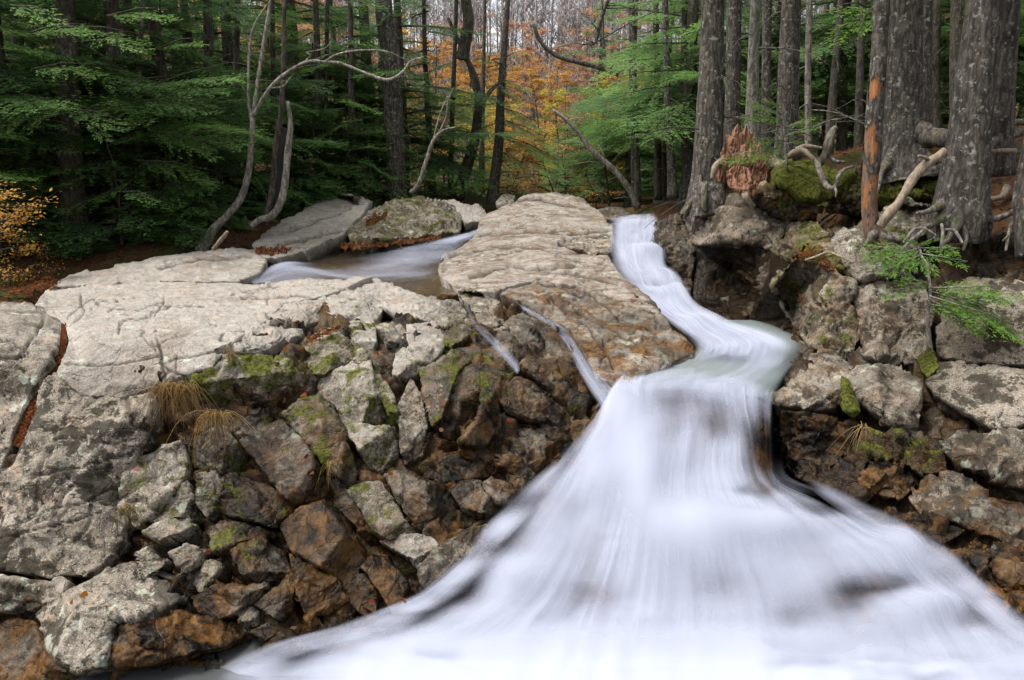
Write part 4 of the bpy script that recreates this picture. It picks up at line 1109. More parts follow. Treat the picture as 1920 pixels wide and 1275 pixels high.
loft('stream', CH, SILK_FINE, 130, 200, 'thin streaked water over the white chute', W=1.4, rip=.025, edge=(.3, .3), seed=13, lift=.06, dens=.5, ends=(.17, .2), bumps=CHB, mott=.7)

# left pool
LP = [' '.join('%g,%g,%g,%g' % (*q[:3], q[3] * .80) for q in L) for L in (
    [(912, 420, 18.8, .5), (868, 436, 17.3, .5), (790, 452, zp(452, 1.74), .3), (690, 468, zp(468, 1.72), .25), (590, 482, zp(482, 1.7), .25), (520, 492, zp(492, 1.68), .4), (462, 522, zp(522, 1.66), .4)],
    [(914, 424, 18.6, .7), (864, 442, 17.0, .9), (790, 462, zp(462, 1.76), .7), (690, 484, zp(484, 1.74), .3), (600, 496, zp(496, 1.72), .2), (530, 496, zp(496, 1.74), .8), (470, 526, zp(526, 1.66), .5)],
    [(916, 428, 18.3, .5), (868, 450, 16.6, .6), (815, 474, zp(474, 1.75), .6), (735, 500, zp(500, 1.73), .5), (650, 512, zp(512, 1.7), .35), (560, 508, zp(508, 1.7), .4), (480, 530, zp(530, 1.64), .3)],
    [(918, 432, 18.1, .3), (868, 462, 16, .2), (835, 490, zp(490, 1.72), .3), (800, 515, zp(515, 1.70), .3), (730, 530, zp(530, 1.68), .25), (640, 530, zp(530, 1.66), .2), (540, 536, zp(536, 1.63), .15)],
    [(920, 436, 18, .1), (862, 472, 15.6, .1), (845, 500, zp(500, 1.7), .15), (860, 530, zp(530, 1.67), .15), (800, 545, zp(545, 1.64), .1), (700, 540, zp(540, 1.64), .1), (600, 545, zp(545, 1.6), .1)])]
plain_sheet('water', '905,424 925,430 900,460 850,490 840,510 880,535 880,548 820,552 700,545 560,545 440,540 460,515 520,488 650,464 780,448 860,434', 1.60, POOLM, 'clear brown water of the upper left pool')
loft('stream', LP, SILK_SOFT, 80, 160, 'smooth milky stream sliding through the upper left pool', W=2.6, rip=.035, edge=(.25, .35), seed=21)
# sandy orange rock bed in the pool
def pool_bed():
    q = poly('905,424 925,430 900,460 850,490 840,510 890,535 900,552 820,556 700,552 560,550 430,545 455,515 520,484 650,460 780,444 860,430')
    stone(q, None, 'orange-brown rock bed of the upper left pool', 'bedrock', None, None, 'structure', dset='POOL', h=.0, facets=0, chip=.05, cell=.5, wet=.25, rust=.9, lich=.1, moss=0, thick=.4, inward=(0, 0, -1), lin=1.0, step=5, seed=77)
SET['POOL'] = np.array([[x, y, Yz(y, 1.50 + .10 * (x > 820) * (y > 480))] for x in range(400, 961, 40) for y in range(420, 570, 15)], float)
_prep('POOL')
pool_bed()

# thin rills over the outcrop
def rill(txt, wid, label, den=.5, dset='L', n=60):
    q = [[float(v) for v in t.split(',')] for t in txt.split()]
    c = catmull([[a, b] for a, b in q], n)
    wv = np.interp(np.linspace(0, 1, n), np.linspace(0, 1, len(wid)), wid)
    tx = np.gradient(c, axis=0); tx /= np.linalg.norm(tx, axis=1)[:, None]
    nx = np.column_stack([-tx[:, 1], tx[:, 0]])
    m = 9; V = []; UV = []
    L = 0
    s = np.linspace(-1, 1, m)
    for i in range(n):
        for t in s:
            p_ = c[i] + nx[i] * t * wv[i]
            k = depth(dset, p_[0:1], p_[1:2], .6)[0] - .13 - .03 * (1 - t * t)
            V.append(Pn(p_[0], p_[1], k)); UV.append((t * wv[i] * .006, i * .03, den * (1 - t * t) * min(1, i / 6, (n - 1 - i) / 4 + .3)))
    i = np.arange(n - 1)[:, None] * m; j = np.arange(m - 1)[None]
    Q = np.stack([i + j, i + j + 1, i + m + j + 1, i + m + j], -1).reshape(-1, 4)
    tag(link('rill', new_mesh('rill', np.array(V), Q, SILK_FINE, True, None, np.array(UV))), label, None, None, 'structure')
rill('866,552 876,575 886,600 902,618 925,640 950,664 966,684 972,700', [5, 6, 10, 13, 12, 6], 'thin rill trickling down over the stepped stones')
rill('962,565 985,580 1010,594 1040,610 1062,634 1082,664 1100,695 1120,722 1142,752 1156,790', [5, 7, 9, 12, 14, 18, 26, 34], 'narrow rill sliding down beside the brown dome', .62)
# ------------------------------------------------------------------ forest
def spray(seed, L=1.0, nbl=13, tw=.075, wd=.016, flat=.5):
    """one feathery hemlock branch in its own plane: x along, y across, droop in -z. returns quads (n,4,3) and tip value"""
    rg = np.random.default_rng(seed)
    Q = []; T = []
    def quad(p, d, l, w_, val):
        n = np.array([-d[1], d[0], 0.]); n /= np.linalg.norm(n) + 1e-9
        n = n + np.array([0, 0, rg.uniform(-.5, .5)])
        q = p + d * l
        m = p + d * l * .45
        Q.append([p, m + n * w_, q, m - n * w_]); T.append(val)
    def droop(x): return -.16 * (x / L) ** 2 * L
    for i in range(nbl):
        t = .10 + .88 * (i + rg.uniform(-.3, .3)) / nbl
        t = min(max(t, .05), .98)
        for sgn in (-1, 1):
            if rg.random() < .12: continue
            l = L * (.10 + .44 * (1 - t) ** .75 * min(1, t * 3.2 + .2)) * rg.uniform(.65, 1.2)
            a = sgn * math.radians(rg.uniform(42, 62))
            p0 = np.array([t * L, 0, droop(t * L)])
            d0 = np.array([math.cos(a), math.sin(a), rg.uniform(-.18, .06)])
            n = max(2, int(l / (tw * .55)))
            for k in range(n):
                s = (k + .5) / n * l
                p = p0 + d0 * s + np.array([0, 0, -.25 * s * s + rg.normal(0, .008)])
                for sg in (-1, 1):
                    b = a + sg * math.radians(rg.uniform(28, 55))
                    d = np.array([math.cos(b), math.sin(b), rg.uniform(-.35, .15)])
                    quad(p, d, tw * rg.uniform(.7, 1.3) * (1.1 - .5 * s / l), wd * rg.uniform(.7, 1.3), s / l * .6 + t * .4)
            quad(p0 + d0 * l * .9, d0, tw * 1.3, wd, 1.0)
    return np.array(Q), np.array(T)

def spray_set(seed, tw, wd, dens):
    """sprays of several real lengths, twigs the same size on all of them"""
    return [[spray(seed + i * 10 + k, L, max(5, int(L * dens)), tw, wd) for k in range(3)] for i, L in enumerate((.5, .9, 1.4, 2.0, 2.6))]
SPRAYS = spray_set(50, .078, .0125, 13)
SPRAYS_COARSE = spray_set(150, .12, .020, 9)

def crown_arrays(rg, H, z0, Lmax, nb, lib, low_only=None, droop=.12, top_scale=1.0, bare=0, upt=.5, pw=2.6):
    """foliage quads of a whole conifer and its limbs"""
    VQ, TQ = [], []
    acc = Acc()
    for b in range(nb):
        f = (b + rg.random()) / nb
        z = z0 + (H - z0) * f ** pw
        rel = (z - z0) / (H - z0)
        L = Lmax * (1 - rel) ** .75 * rg.uniform(.55, 1.15) + .25
        az = rg.uniform(0, 2 * np.pi)
        el = rg.normal(upt * .25 * rel - .02, .13)
        ci = int(np.argmin([abs(L - l_) for l_ in (.5, .9, 1.4, 2.0, 2.6)]))
        S, T = lib[ci][rg.integers(3)]
        roll = rg.normal(0, .22)
        q = S.copy().reshape(-1, 3)
        q[:, 1] *= rg.uniform(.8, 1.15)
        q = q * (L / (.5, .9, 1.4, 2.0, 2.6)[ci])
        c, s = math.cos(roll), math.sin(roll)
        q = np.column_stack([q[:, 0], q[:, 1] * c - q[:, 2] * s, q[:, 1] * s + q[:, 2] * c])
        c, s = math.cos(el), math.sin(el)
        q = np.column_stack([q[:, 0] * c - q[:, 2] * s, q[:, 1], q[:, 0] * s + q[:, 2] * c])
        c, s = math.cos(az), math.sin(az)
        q = np.column_stack([q[:, 0] * c - q[:, 1] * s, q[:, 0] * s + q[:, 1] * c, q[:, 2] + z])
        VQ.append(q)
        tone = np.clip(rg.normal(.36, .26) + .5 * (T - .5), 0, 1)
        TQ.append(np.repeat(tone, 4))
        x = np.linspace(0, .85, 4) * L
        zz = z + x * math.sin(el) - .16 * (x / L) ** 2 * L
        acc.tube(np.column_stack([x * math.cos(el) * c, x * math.cos(el) * s, zz]), np.linspace(.016 + .006 * L, .004, 4), 4)
    for b in range(bare):
        z = rg.uniform(.9, z0 + .8); L = rg.uniform(.4, 1.4); az = rg.uniform(0, 6.28); el = rg.normal(-.1, .25)
        t = np.linspace(0, 1, 5)[:, None]
        d = np.array([math.cos(az) * math.cos(el), math.sin(az) * math.cos(el), math.sin(el)])
        pp = np.array([0, 0, z]) + d * L * t + np.array([0, 0, -.25]) * L * t * t + rg.normal(0, .02, (5, 3)) * t
        acc.tube(pp, np.linspace(.013, .003, 5), 4)
        for k in range(3):
            j = rg.integers(1, 4); e = d + rg.normal(0, .5, 3); 
            acc.tube([pp[j], pp[j] + e * .18, pp[j] + e * .36 + np.array([0, 0, -.03])], [.006, .004, .002], 3)
    return np.vstack(VQ), np.concatenate(TQ), acc

def quads_mesh(name, V, tone, mat, hue=None):
    Q = np.arange(len(V)).reshape(-1, 4)
    M = np.column_stack([tone, np.zeros(len(V)) if hue is None else hue, np.zeros(len(V)), np.ones(len(V))])
    return new_mesh(name, V, Q, mat, False, M)

def trunk_pts(rg, H, r, bend=.15, n=14, flare=1.6):
    z = np.concatenate([[-.5, -.05, .12, .35], np.linspace(.8, H, n)])
    s = z / H
    x = bend * np.sin(s * 2.4 + rg.uniform(0, 6)) * s * 2 + rg.normal(0, .012, len(z)); y = bend * np.sin(s * 2 + rg.uniform(0, 6)) * s * 2 + rg.normal(0, .012, len(z))
    rr = r * np.clip(1 - s, .04, 1) ** .8
    rr[0:4] *= [flare * 1.15, flare, 1 + (flare - 1) * .55, 1 + (flare - 1) * .2]
    return np.column_stack([x, y, z]), rr

VARIANTS = {}
def make_variant(key, seed, H, z0, Lmax, nb, r, lib=SPRAYS, bark=BARK_DARK, mat=NEEDLE, bare=0, bend=.12, upt=.5):
    rg = np.random.default_rng(seed)
    V, T, acc = crown_arrays(rg, H, z0, Lmax, nb, lib, bare=bare, upt=upt)
    p, rr = trunk_pts(rg, H, r, bend)
    acc.tube(p, rr, 10, seed, .12)
    VARIANTS[key] = (acc.mesh('trunk', bark), quads_mesh('crown', V, T, mat))
make_variant('low0', 1, 8, .9, 1.8, 40, .11, bare=6)
make_variant('low1', 2, 9.5, 1.2, 2.2, 44, .14, bare=10)
make_variant('mid0', 4, 11, 2.0, 2.4, 44, .17, bare=14)
make_variant('mid1', 5, 12, 2.6, 2.6, 44, .2, bare=22)
make_variant('tall0', 6, 17, 5.0, 2.6, 46, .2, SPRAYS_COARSE, bare=34)
make_variant('tall1', 7, 18, 6.0, 2.8, 46, .24, SPRAYS_COARSE, bare=26)
make_variant('sap0', 8, 2.4, .15, .95, 30, .022)
make_variant('sap1', 9, 3.2, .3, 1.15, 34, .03)
make_variant('far0', 10, 9, 1.2, 2.2, 34, .15, SPRAYS_COARSE)
make_variant('far1', 11, 10, 2.0, 2.4, 32, .18, SPRAYS_COARSE, bare=10)

def put_tree(key, loc, rz, sc, label, group, name='hemlock_tree', cat='tree', sz=None):
    t = empty(name, loc, label, cat, group)
    t.rotation_euler = (0, 0, rz); t.scale = (sc, sc, sz or sc)
    a, b = VARIANTS[key]
    link('trunk', a, t); link('crown', b, t)
    return t

def broadleaf(key, seed, H, r, mat, bark, nleaf, leaf=.07, z0=1.0, spread=1.8, levels=True, bend=.35, nbr=26):
    rg = np.random.default_rng(seed)
    acc = Acc()
    p, rr = trunk_pts(rg, H, r, bend)
    acc.tube(p, rr, 8, seed, .1)
    pts = []
    for b in range(nbr):
        f = rg.random() ** .8
        z = z0 + (H - z0) * f
        L = spread * (1 - .55 * f) * rg.uniform(.5, 1.2); az = rg.uniform(0, 6.28); el = rg.uniform(.05, .7)
        i = np.argmin(abs(p[:, 2] - z)); o = p[i]
        t = np.linspace(0, 1, 6)[:, None]
        d = np.array([math.cos(az) * math.cos(el), math.sin(az) * math.cos(el), math.sin(el)])
        q = o + d * L * t + np.array([0, 0, -.18 * L]) * t ** 2 + rg.normal(0, .03, (6, 3)) * t
        acc.tube(q, np.linspace(.02, .004, 6), 4)
        for k in range(5):
            j = rg.integers(2, 6); e = d * .6 + rg.normal(0, .6, 3); e[2] *= .5; l = rg.uniform(.2, .6)
            tw = np.array([q[j], q[j] + e * l * .5, q[j] + e * l])
            acc.tube(tw, [.006, .004, .002], 3)
            pts.append(np.linspace(tw[0], tw[2], 8))
        pts.append(q[2:])
    pts = np.vstack(pts)
    c = pts[rg.integers(len(pts), size=nleaf)] + rg.normal(0, .10, (nleaf, 3)) * [1, 1, .55]
    n = nleaf
    az = rg.uniform(0, 6.28, n); tl = rg.normal(0, .5, n)
    d = np.column_stack([np.cos(az), np.sin(az), tl * .8]); s = np.column_stack([-np.sin(az), np.cos(az), rg.normal(0, .4, n)])
    sz = leaf * rg.uniform(.6, 1.3, n)[:, None]
    V = np.stack([c, c + d * sz * .5 + s * sz * .32, c + d * sz, c + d * sz * .5 - s * sz * .32], 1).reshape(-1, 3)
    tone = np.clip(rg.normal(.5, .28, n) + .2 * np.sin(c[:, 2] * 3), 0, 1)
    VARIANTS[key] = (acc.mesh('trunk', bark), quads_mesh('crown', V, np.repeat(tone, 4), mat))
broadleaf('gold0', 21, 8, .09, GOLD, BARK_DARK, 5200, .10, 1.0, 2.2)
broadleaf('gold1', 22, 10, .12, GOLD, BARK_DARK, 5200, .11, 1.6, 2.5)
broadleaf('rust0', 23, 11, .13, RUSSET, BARK_PALE, 4200, .12, 1.5, 2.6)
broadleaf('yel0', 24, 6, .05, YELLOW, BARK_DARK, 3200, .09, .7, 1.7)
broadleaf('rustbush', 25, 2.0, .02, GOLD, BARK_DARK, 900, .075, .3, .9, nbr=16)

RT = random.Random(3)
def at(px, Y, py=None):
    """ground point under a pixel column at distance Y"""
    x = (px - 960) / F * Y / (CP - (350 - 637.5) / F * SP)
    return (x, Y, gz(x, Y) - .05)

TIER = [('dark green hemlock in the front rank of the left stand, boughs down to the ground', 'hemlocks in the front rank of the left stand'), ('dark green hemlock in the middle ranks of the left stand', 'hemlocks in the middle of the left stand'),
        ('dim hemlock deep in the shade at the back of the left stand', 'hemlocks at the back of the left stand')]
G_LEFT = 'hemlocks in the dense stand along the left bank'
L_LEFT = 'dark green hemlock among many alike in the dense stand on the left bank'
# left stand
for px, Y, key, sc in [(20, 14.5, 'mid0', 1.0), (150, 16.2, 'mid0', 1.0), (235, 15.6, 'mid1', 1.0), (330, 16.5, 'low1', 1.05), (60, 17, 'mid0', 1), (275, 18, 'mid0', 1.0), (385, 18.6, 'low1', 1.1), (440, 20.5, 'mid1', 1.0),
                       (-60, 15, 'low1', 1.1), (-140, 13, 'low0', 1), (180, 19, 'low0', 1.2), (520, 21, 'low0', 1.0), (600, 23, 'low1', 1.1), (660, 22.5, 'low0', 1.15), (760, 24, 'low1', 1.2), (700, 26, 'mid0', 1.2), (810, 26, 'low0', 1.1),
                       (560, 25, 'mid1', 1.2), (470, 24, 'low1', 1.2), (350, 22, 'mid0', 1.2), (90, 21, 'mid1', 1.2), (-20, 19, 'mid0', 1.1), (230, 23, 'mid1', 1.2), (640, 29, 'far0', 1.0),
                       (420, 27, 'far1', 1.1), (160, 27, 'far1', 1.1), (-100, 24, 'far1', 1.2), (-200, 20, 'mid0', 1.2), (-300, 16, 'low1', 1.1), (720, 35, 'far0', 1.0),
                       (440, 36, 'far0', 1.0), (150, 36, 'far1', 1.1), (-150, 32, 'far0', 1.2)]:
    put_tree(key, at(px, Y), RT.uniform(0, 6.28), sc * RT.uniform(.93, 1.08), *TIER[0 if Y < 20 else 1 if Y < 26.5 else 2])
# saplings at the edge of the stand
for px, Y, key in [(110, 14.9, 'sap1'), (215, 14.6, 'sap0'), (250, 15.4, 'sap1'), (300, 15.2, 'sap0'), (395, 16.8, 'sap0'), (160, 17.4, 'sap1'), (60, 14.6, 'sap0'), (185, 15.4, 'sap1'), (-10, 14, 'sap1'), (100, 15.9, 'sap0'), (275, 15.2, 'sap1'), (345, 16.0, 'sap0'), (420, 18, 'sap1'), (590, 21.5, 'sap1'), (640, 21.8, 'sap0'),
                   (690, 22.0, 'sap1'), (750, 22.8, 'sap1'), (800, 23.5, 'sap0'), (190, 16, 'sap1'), (310, 17.5, 'sap1'), (460, 19.5, 'sap0'), (550, 21.0, 'sap1')]:
    put_tree(key, at(px, Y), RT.uniform(0, 6.28), RT.uniform(.8, 1.15), 'small hemlock sapling among others along the edge of the left stand', 'hemlock saplings along the left bank', 'hemlock_sapling', 'sapling')
# right and centre right
for px, Y, key, sc in [(1130, 30, 'far0', .9), (1180, 26, 'mid0', .9), (1240, 24, 'mid0', 1.0), (1290, 21, 'mid1', 1.0), (1210, 33, 'far0', 1.1), (1120, 37, 'far1', 1.0), (1360, 22, 'mid0', 1.1), (1440, 23, 'mid1', 1.1), (1540, 24, 'mid0', 1.1), (1620, 21, 'mid1', 1.0),
                       (1700, 23, 'low1', 1.0), (1780, 20, 'mid0', 1.0), (1860, 22, 'low1', 1.1), (1940, 18, 'mid0', 1.0), (2020, 16, 'mid1', 1.0), (1460, 30, 'far0', 1.2), (1580, 31, 'far1', 1.2), (1690, 30, 'far0', 1.2), (1800, 29, 'far1', 1.2),
                       (1920, 27, 'far0', 1.2), (2050, 25, 'far1', 1.2), (1330, 31, 'far1', 1.2), (1390, 37, 'far0', 1.2), (1520, 38, 'far1', 1.3), (1650, 37, 'far0', 1.3), (1780, 36, 'far1', 1.3), (1900, 35, 'far0', 1.3), (1270, 38, 'far0', 1.2), (2150, 20, 'mid1', 1.1)]:
    put_tree(key, at(px, Y), RT.uniform(0, 6.28), sc * RT.uniform(.93, 1.08), 'green hemlock among many alike in the woods behind the right bank', 'hemlocks in the woods behind the right bank')
# autumn trees up the valley
rga = random.Random(11)
AUT = [(px, Y, k, rga.uniform(.5, .75) * (1 + (Y - 36) * .008)) for px, Y, k in [(850, 40, 'gold0'), (890, 36, 'gold1'), (930, 42, 'yel0'), (960, 38, 'gold0'), (1000, 44, 'rust0'), (1040, 40, 'gold0'), (1075, 46, 'rust0'), (1110, 43, 'rust0'), (910, 48, 'gold1'),
    (970, 52, 'rust0'), (1020, 55, 'gold1'), (1060, 52, 'rust0'), (1140, 50, 'gold0'), (820, 46, 'gold1'), (860, 55, 'rust0'), (930, 60, 'rust0'), (1000, 62, 'gold1'), (1090, 60, 'rust0'), (1170, 58, 'rust0'), (920, 33, 'yel0'), (900, 31, 'yel0'), (1130, 34, 'yel0'),
    (760, 44, 'gold0'), (690, 42, 'gold0'), (1200, 48, 'gold1'), (640, 46, 'gold1'), (1050, 70, 'rust0'), (960, 74, 'gold1'), (1120, 76, 'rust0'), (880, 72, 'rust0'), (1250, 44, 'gold0'), (1290, 50, 'rust0'), (1350, 46, 'gold0'), (1080, 38, 'yel0'), (1160, 42, 'gold0'), (1010, 37, 'gold1'),
    (1060, 57, 'gold0'), (940, 66, 'gold0'), (1150, 66, 'rust0'), (830, 62, 'rust0'), (1200, 70, 'gold1'), (1000, 82, 'rust0'), (1080, 86, 'gold1'), (920, 88, 'rust0'), (1180, 90, 'rust0')]]
AUT += [(60, 24, 'gold0', .6), (150, 30, 'gold0', .8), (430, 32, 'gold0', .8), (560, 40, 'gold1', .9), (260, 36, 'gold1', .9), (320, 30, 'gold0', .7), (20, 30, 'gold1', .8), (500, 34, 'gold0', .8), (620, 36, 'rust0', .8), (380, 38, 'rust0', .8), (210, 32, 'gold1', .7), (90, 34, 'rust0', .8), (-60, 32, 'gold0', .8), (330, 42, 'gold1', .9), (480, 44, 'rust0', .9), (550, 48, 'gold0', 1.0), (700, 50, 'rust0', 1.0), (420, 52, 'gold1', 1.0), (240, 46, 'rust0', 1.0), (100, 44, 'gold0', .9), (760, 54, 'gold1', 1.0), (620, 56, 'gold0', 1.0)]
for px, Y, key, sc in AUT:
    put_tree(key, at(px, Y), RT.uniform(0, 6.28), sc, {'gold': 'orange-leaved beech among others glowing up the valley', 'yel0': 'small yellow-leaved tree at the foot of the orange beeches', 'rust': 'russet thin-leaved tree among others on the far slope'}[key[:4]],
             {'gold': 'orange beeches up the valley', 'yel0': 'yellow understorey trees', 'rust': 'russet trees on the far slope'}[key[:4]], 'autumn_tree')
rgu = random.Random(19)
for i in range(26):
    px = rgu.uniform(830, 1290); Y = rgu.uniform(25, 38)
    k = ['rustbush', 'yel0', 'sap0', 'sap1', 'rustbush'][i % 5]
    nm, lb, gp, ct = {'r': ('beech_shoot', 'low orange beech shoot among others at the foot of the valley trees', 'orange undergrowth up the valley', 'shrub'), 'y': ('autumn_tree', 'small yellow-leaved tree at the foot of the orange beeches', 'yellow understorey trees', 'tree'),
                      's': ('hemlock_sapling', 'small green sapling among others at the foot of the valley trees', 'green undergrowth up the valley', 'sapling')}[k[0]]
    put_tree(k, at(px, Y), rgu.uniform(0, 6), rgu.uniform(.5, .8) if k == 'yel0' else rgu.uniform(.8, 1.3), lb, gp, nm, ct)
for px, Y, s_ in [(-8, 12.0, .55), (38, 12.8, .35), (-50, 11.4, .7)]:
    put_tree('rustbush', at(px, Y), RT.uniform(0, 6), s_, 'low beech shoot with glowing orange leaves at the left edge of the woods', 'orange beech shoots at the left edge', 'beech_shoot', 'shrub')

# bare grey woods on the hill: one far mass
def bare_woods():
    rg = np.random.default_rng(5)
    acc = Acc()
    for i in range(620):
        Y = rg.uniform(56, 160); x = rg.uniform(-.5, .5) * Y
        z = gz(x, Y); H = rg.uniform(9, 15)
        b = np.array([x, Y, z - .3])
        lean = rg.normal(0, .4, 2)
        top = b + [lean[0], lean[1], H]
        acc.tube([b, (b + top) / 2 + rg.normal(0, .15, 3), top], [.12, .075, .015], 5)
        for k in range(18):
            t = rg.uniform(.25, .98); o = b + (top - b) * t
            L = rg.uniform(1.2, 3.2) * (1.15 - t); az = rg.uniform(0, 6.28)
            e = o + [L * math.cos(az), L * math.sin(az), L * rg.uniform(.5, 1.3)]
            acc.tube([o, (o + e) / 2 + [0, 0, -.1], e], [.05, .035, .012], 3)
            for j in range(5):
                s = o + (e - o) * rg.uniform(.4, 1); f = s + rg.normal(0, .5, 3) + [0, 0, .5]
                acc.tube([s, f], [.022, .01], 3)
    o = acc.build('distant_forest', GREYW)
    tag(o, 'leafless grey woods covering the distant hill', None, None, 'stuff')
bare_woods()
# ------------------------------------------------------------------ the trees that stand out, one by one
def line3(txt, n=None):
    q = [[float(v) for v in t.split(',')] for t in txt.split()]
    return np.array([[*P(a, b, c)] for a, b, c, *_ in q]), np.array([t[3] / 2 * t[2] / F if len(t) > 3 else .03 for t in q])

def smooth_line(txt, n):
    p, r = line3(txt)
    c = catmull(np.column_stack([p, r]), n)
    return c[:, :3], np.maximum(c[:, 3], .002)

def bole(txt, up=6.0, bark=BARK, label='', name='spruce_tree', cat='tree', group=None, sides=20, flute=.16, seed=0, roots=(), crown=None, limbs=0, nseg=40, upr=.55, lobes=5):
    """a big trunk: traced centre line with its width in pixels, continued upward out of the frame; roots spread from its foot"""
    p, r = smooth_line(txt, nseg)
    d = p[-1] - p[-4]; d /= np.linalg.norm(d)
    m = 10
    ext = p[-1] + d * np.linspace(0, up, m + 1)[1:, None]
    er = r[-1] * np.linspace(1, upr, m + 1)[1:]
    p2 = np.vstack([p, ext]); r2 = np.concatenate([r, er])
    t = empty(name, p[0], label, cat, group)
    base = np.array(p[0])
    rg = np.random.default_rng(seed)
    V, Q, C = tube_arr(p2, r2, sides, seed, 0)
    # flutes at the flaring foot and rough bark plates
    n = len(p2)
    ph = np.tile(np.arange(sides) / sides * 2 * np.pi, n)
    hz = np.repeat(np.linalg.norm(p2 - p2[0], axis=1), sides)
    cen = np.repeat(p2, sides, 0)
    k = 1 + flute * np.exp(-hz / .45) * np.cos(ph * lobes + seed) + .035 * fbm(V[:n * sides] * np.array([1, 1, .25]), 14, 3, seed) + .03 * np.sin(ph * 3 + hz * .8 + seed)
    V[:n * sides] = cen + (V[:n * sides] - cen) * k[:, None]
    T = np.vstack([Q[:, :3], Q[:, [0, 2, 3]], C])
    link('trunk', new_mesh('trunk', V - base, T, bark), t)
    for i, rt in enumerate(roots):
        rp, rr = smooth_line(rt, 40)
        rp = rp + np.column_stack([fbm(rp, 3, 3, seed + i + k) for k in range(3)]) * rr[:, None] * .5
        rr = rr * (1 + .2 * fbm(rp, 4, 2, seed + i + 5))
        V, Q, C = tube_arr(rp, rr, 9, seed + i, .22)
        link('root', new_mesh('root', V - base, np.vstack([Q[:, :3], Q[:, [0, 2, 3]], C]), ROOTW if bark is not BARK_PALE else bark), t)
    if limbs:
        H = hz.max()
        for b in range(limbs):
            acc = Acc()
            f = rg.uniform(.15, .95); i = int(f * (n - 1)); o = p2[i] - base
            az = rg.uniform(0, 6.28); el = rg.normal(-.05, .2); L = rg.uniform(.5, 1.8)
            dd = np.array([math.cos(az) * math.cos(el), math.sin(az) * math.cos(el), math.sin(el)])
            s = np.linspace(0, 1, 6)[:, None]
            q = o + dd * L * s + np.array([0, 0, -.3 * L]) * s ** 2 + rg.normal(0, .03, (6, 3)) * s
            acc.tube(q, np.linspace(.014, .003, 6), 4)
            for z in range(5):
                j = rg.integers(1, 6); e = dd * .5 + rg.normal(0, .5, 3)
                acc.tube([q[j], q[j] + e * .2, q[j] + e * .4 - np.array([0, 0, .05])], [.006, .004, .002], 3)
            acc.build('dead_limb', BARK_DARK if bark is not BARK_PALE else bark, t)
    if crown:
        z0, H, Lm, nb = crown
        V, T, acc = crown_arrays(rg, H, z0, Lm, nb, SPRAYS_COARSE)
        off = np.array([*(p2[0] - base)[:2], 0])
        link('crown', quads_mesh('crown', V + off, T, NEEDLE), t)
    return t

bole('1326,398,12.9,92 1325,375,12.9,74 1325,340,13,60 1328,270,13,52 1333,150,13,44 1337,20,13,40', 9, BARK, 'tall grey trunk standing on the pale cap boulder above the overhang', seed=1, crown=(5.5, 12, 2.2, 30), limbs=10,
     roots=['1318,352,12.85,17.6 1300,375,12.75,12.4 1290,392,12.7,8.68 1284,410,12.9,4.96', '1332,350,12.7,19.2 1350,378,12.6,11.16 1358,388,12.6,6.2', '1322,345,12.8,16 1318,380,12.6,11.16 1322,396,12.55,6.2', '1312,330,12.8,9.6 1322,372,12.65,6.2 1336,390,12.6,3.72'])
bole('1694,330,11.5,150 1692,305,11.5,104 1692,270,11.5,76 1694,200,11.5,63 1697,90,11.5,57 1700,-10,11.5,54', 9, BARK, 'thick lichen-flecked trunk flaring into roots behind the orange snag', seed=2, crown=(5.5, 12, 2.4, 30),
     roots=['1672,290,11.4,24 1655,318,11.1,14.88 1648,345,10.8,9.92 1640,372,10.6,4.96', '1720,285,11.4,27.2 1745,300,11.2,16.12 1775,300,11.0,11.16 1800,310,11,7.44'])
bole('1794,452,9.5,92 1799,412,9.5,106 1806,355,9.5,88 1816,270,9.5,74 1832,140,9.5,66 1850,0,9.5,60 1856,-40,9.5,58', 8, BARK, 'leaning rugged trunk on the right with roots gripping the boulders', seed=3, crown=(5.5, 11, 2.2, 26), flute=.2,
     roots=['1780,395,9.45,32 1755,415,9.3,17.36 1725,432,9.2,12.4 1700,448,9.2,7.44', '1795,415,9.3,24 1782,440,9.2,11.16 1768,462,9.15,6.2 1764,480,9.15,3.72', '1822,400,9.4,28.8 1850,412,9.3,16.12 1885,405,9.3,12.4 1925,380,9.3,8.68', '1770,380,9.4,20.8 1745,395,9.25,11.16 1720,400,9.2,6.2', '1806,420,9.25,17.6 1812,445,9.2,8.68 1806,470,9.15,4.96'])
bole('1868,330,9.9,58 1872,200,9.9,52 1882,80,9.9,46 1890,-30,9.9,44', 8, BARK, 'dark trunk pressed close behind the leaning rugged one', seed=4)
bole('1960,470,8.9,90 1935,400,9.0,60 1925,360,9.1,44 1935,300,9.1,40 1960,150,9.1,40', 7, BARK, 'trunk half out of frame with a bent foot at the right edge', seed=14)
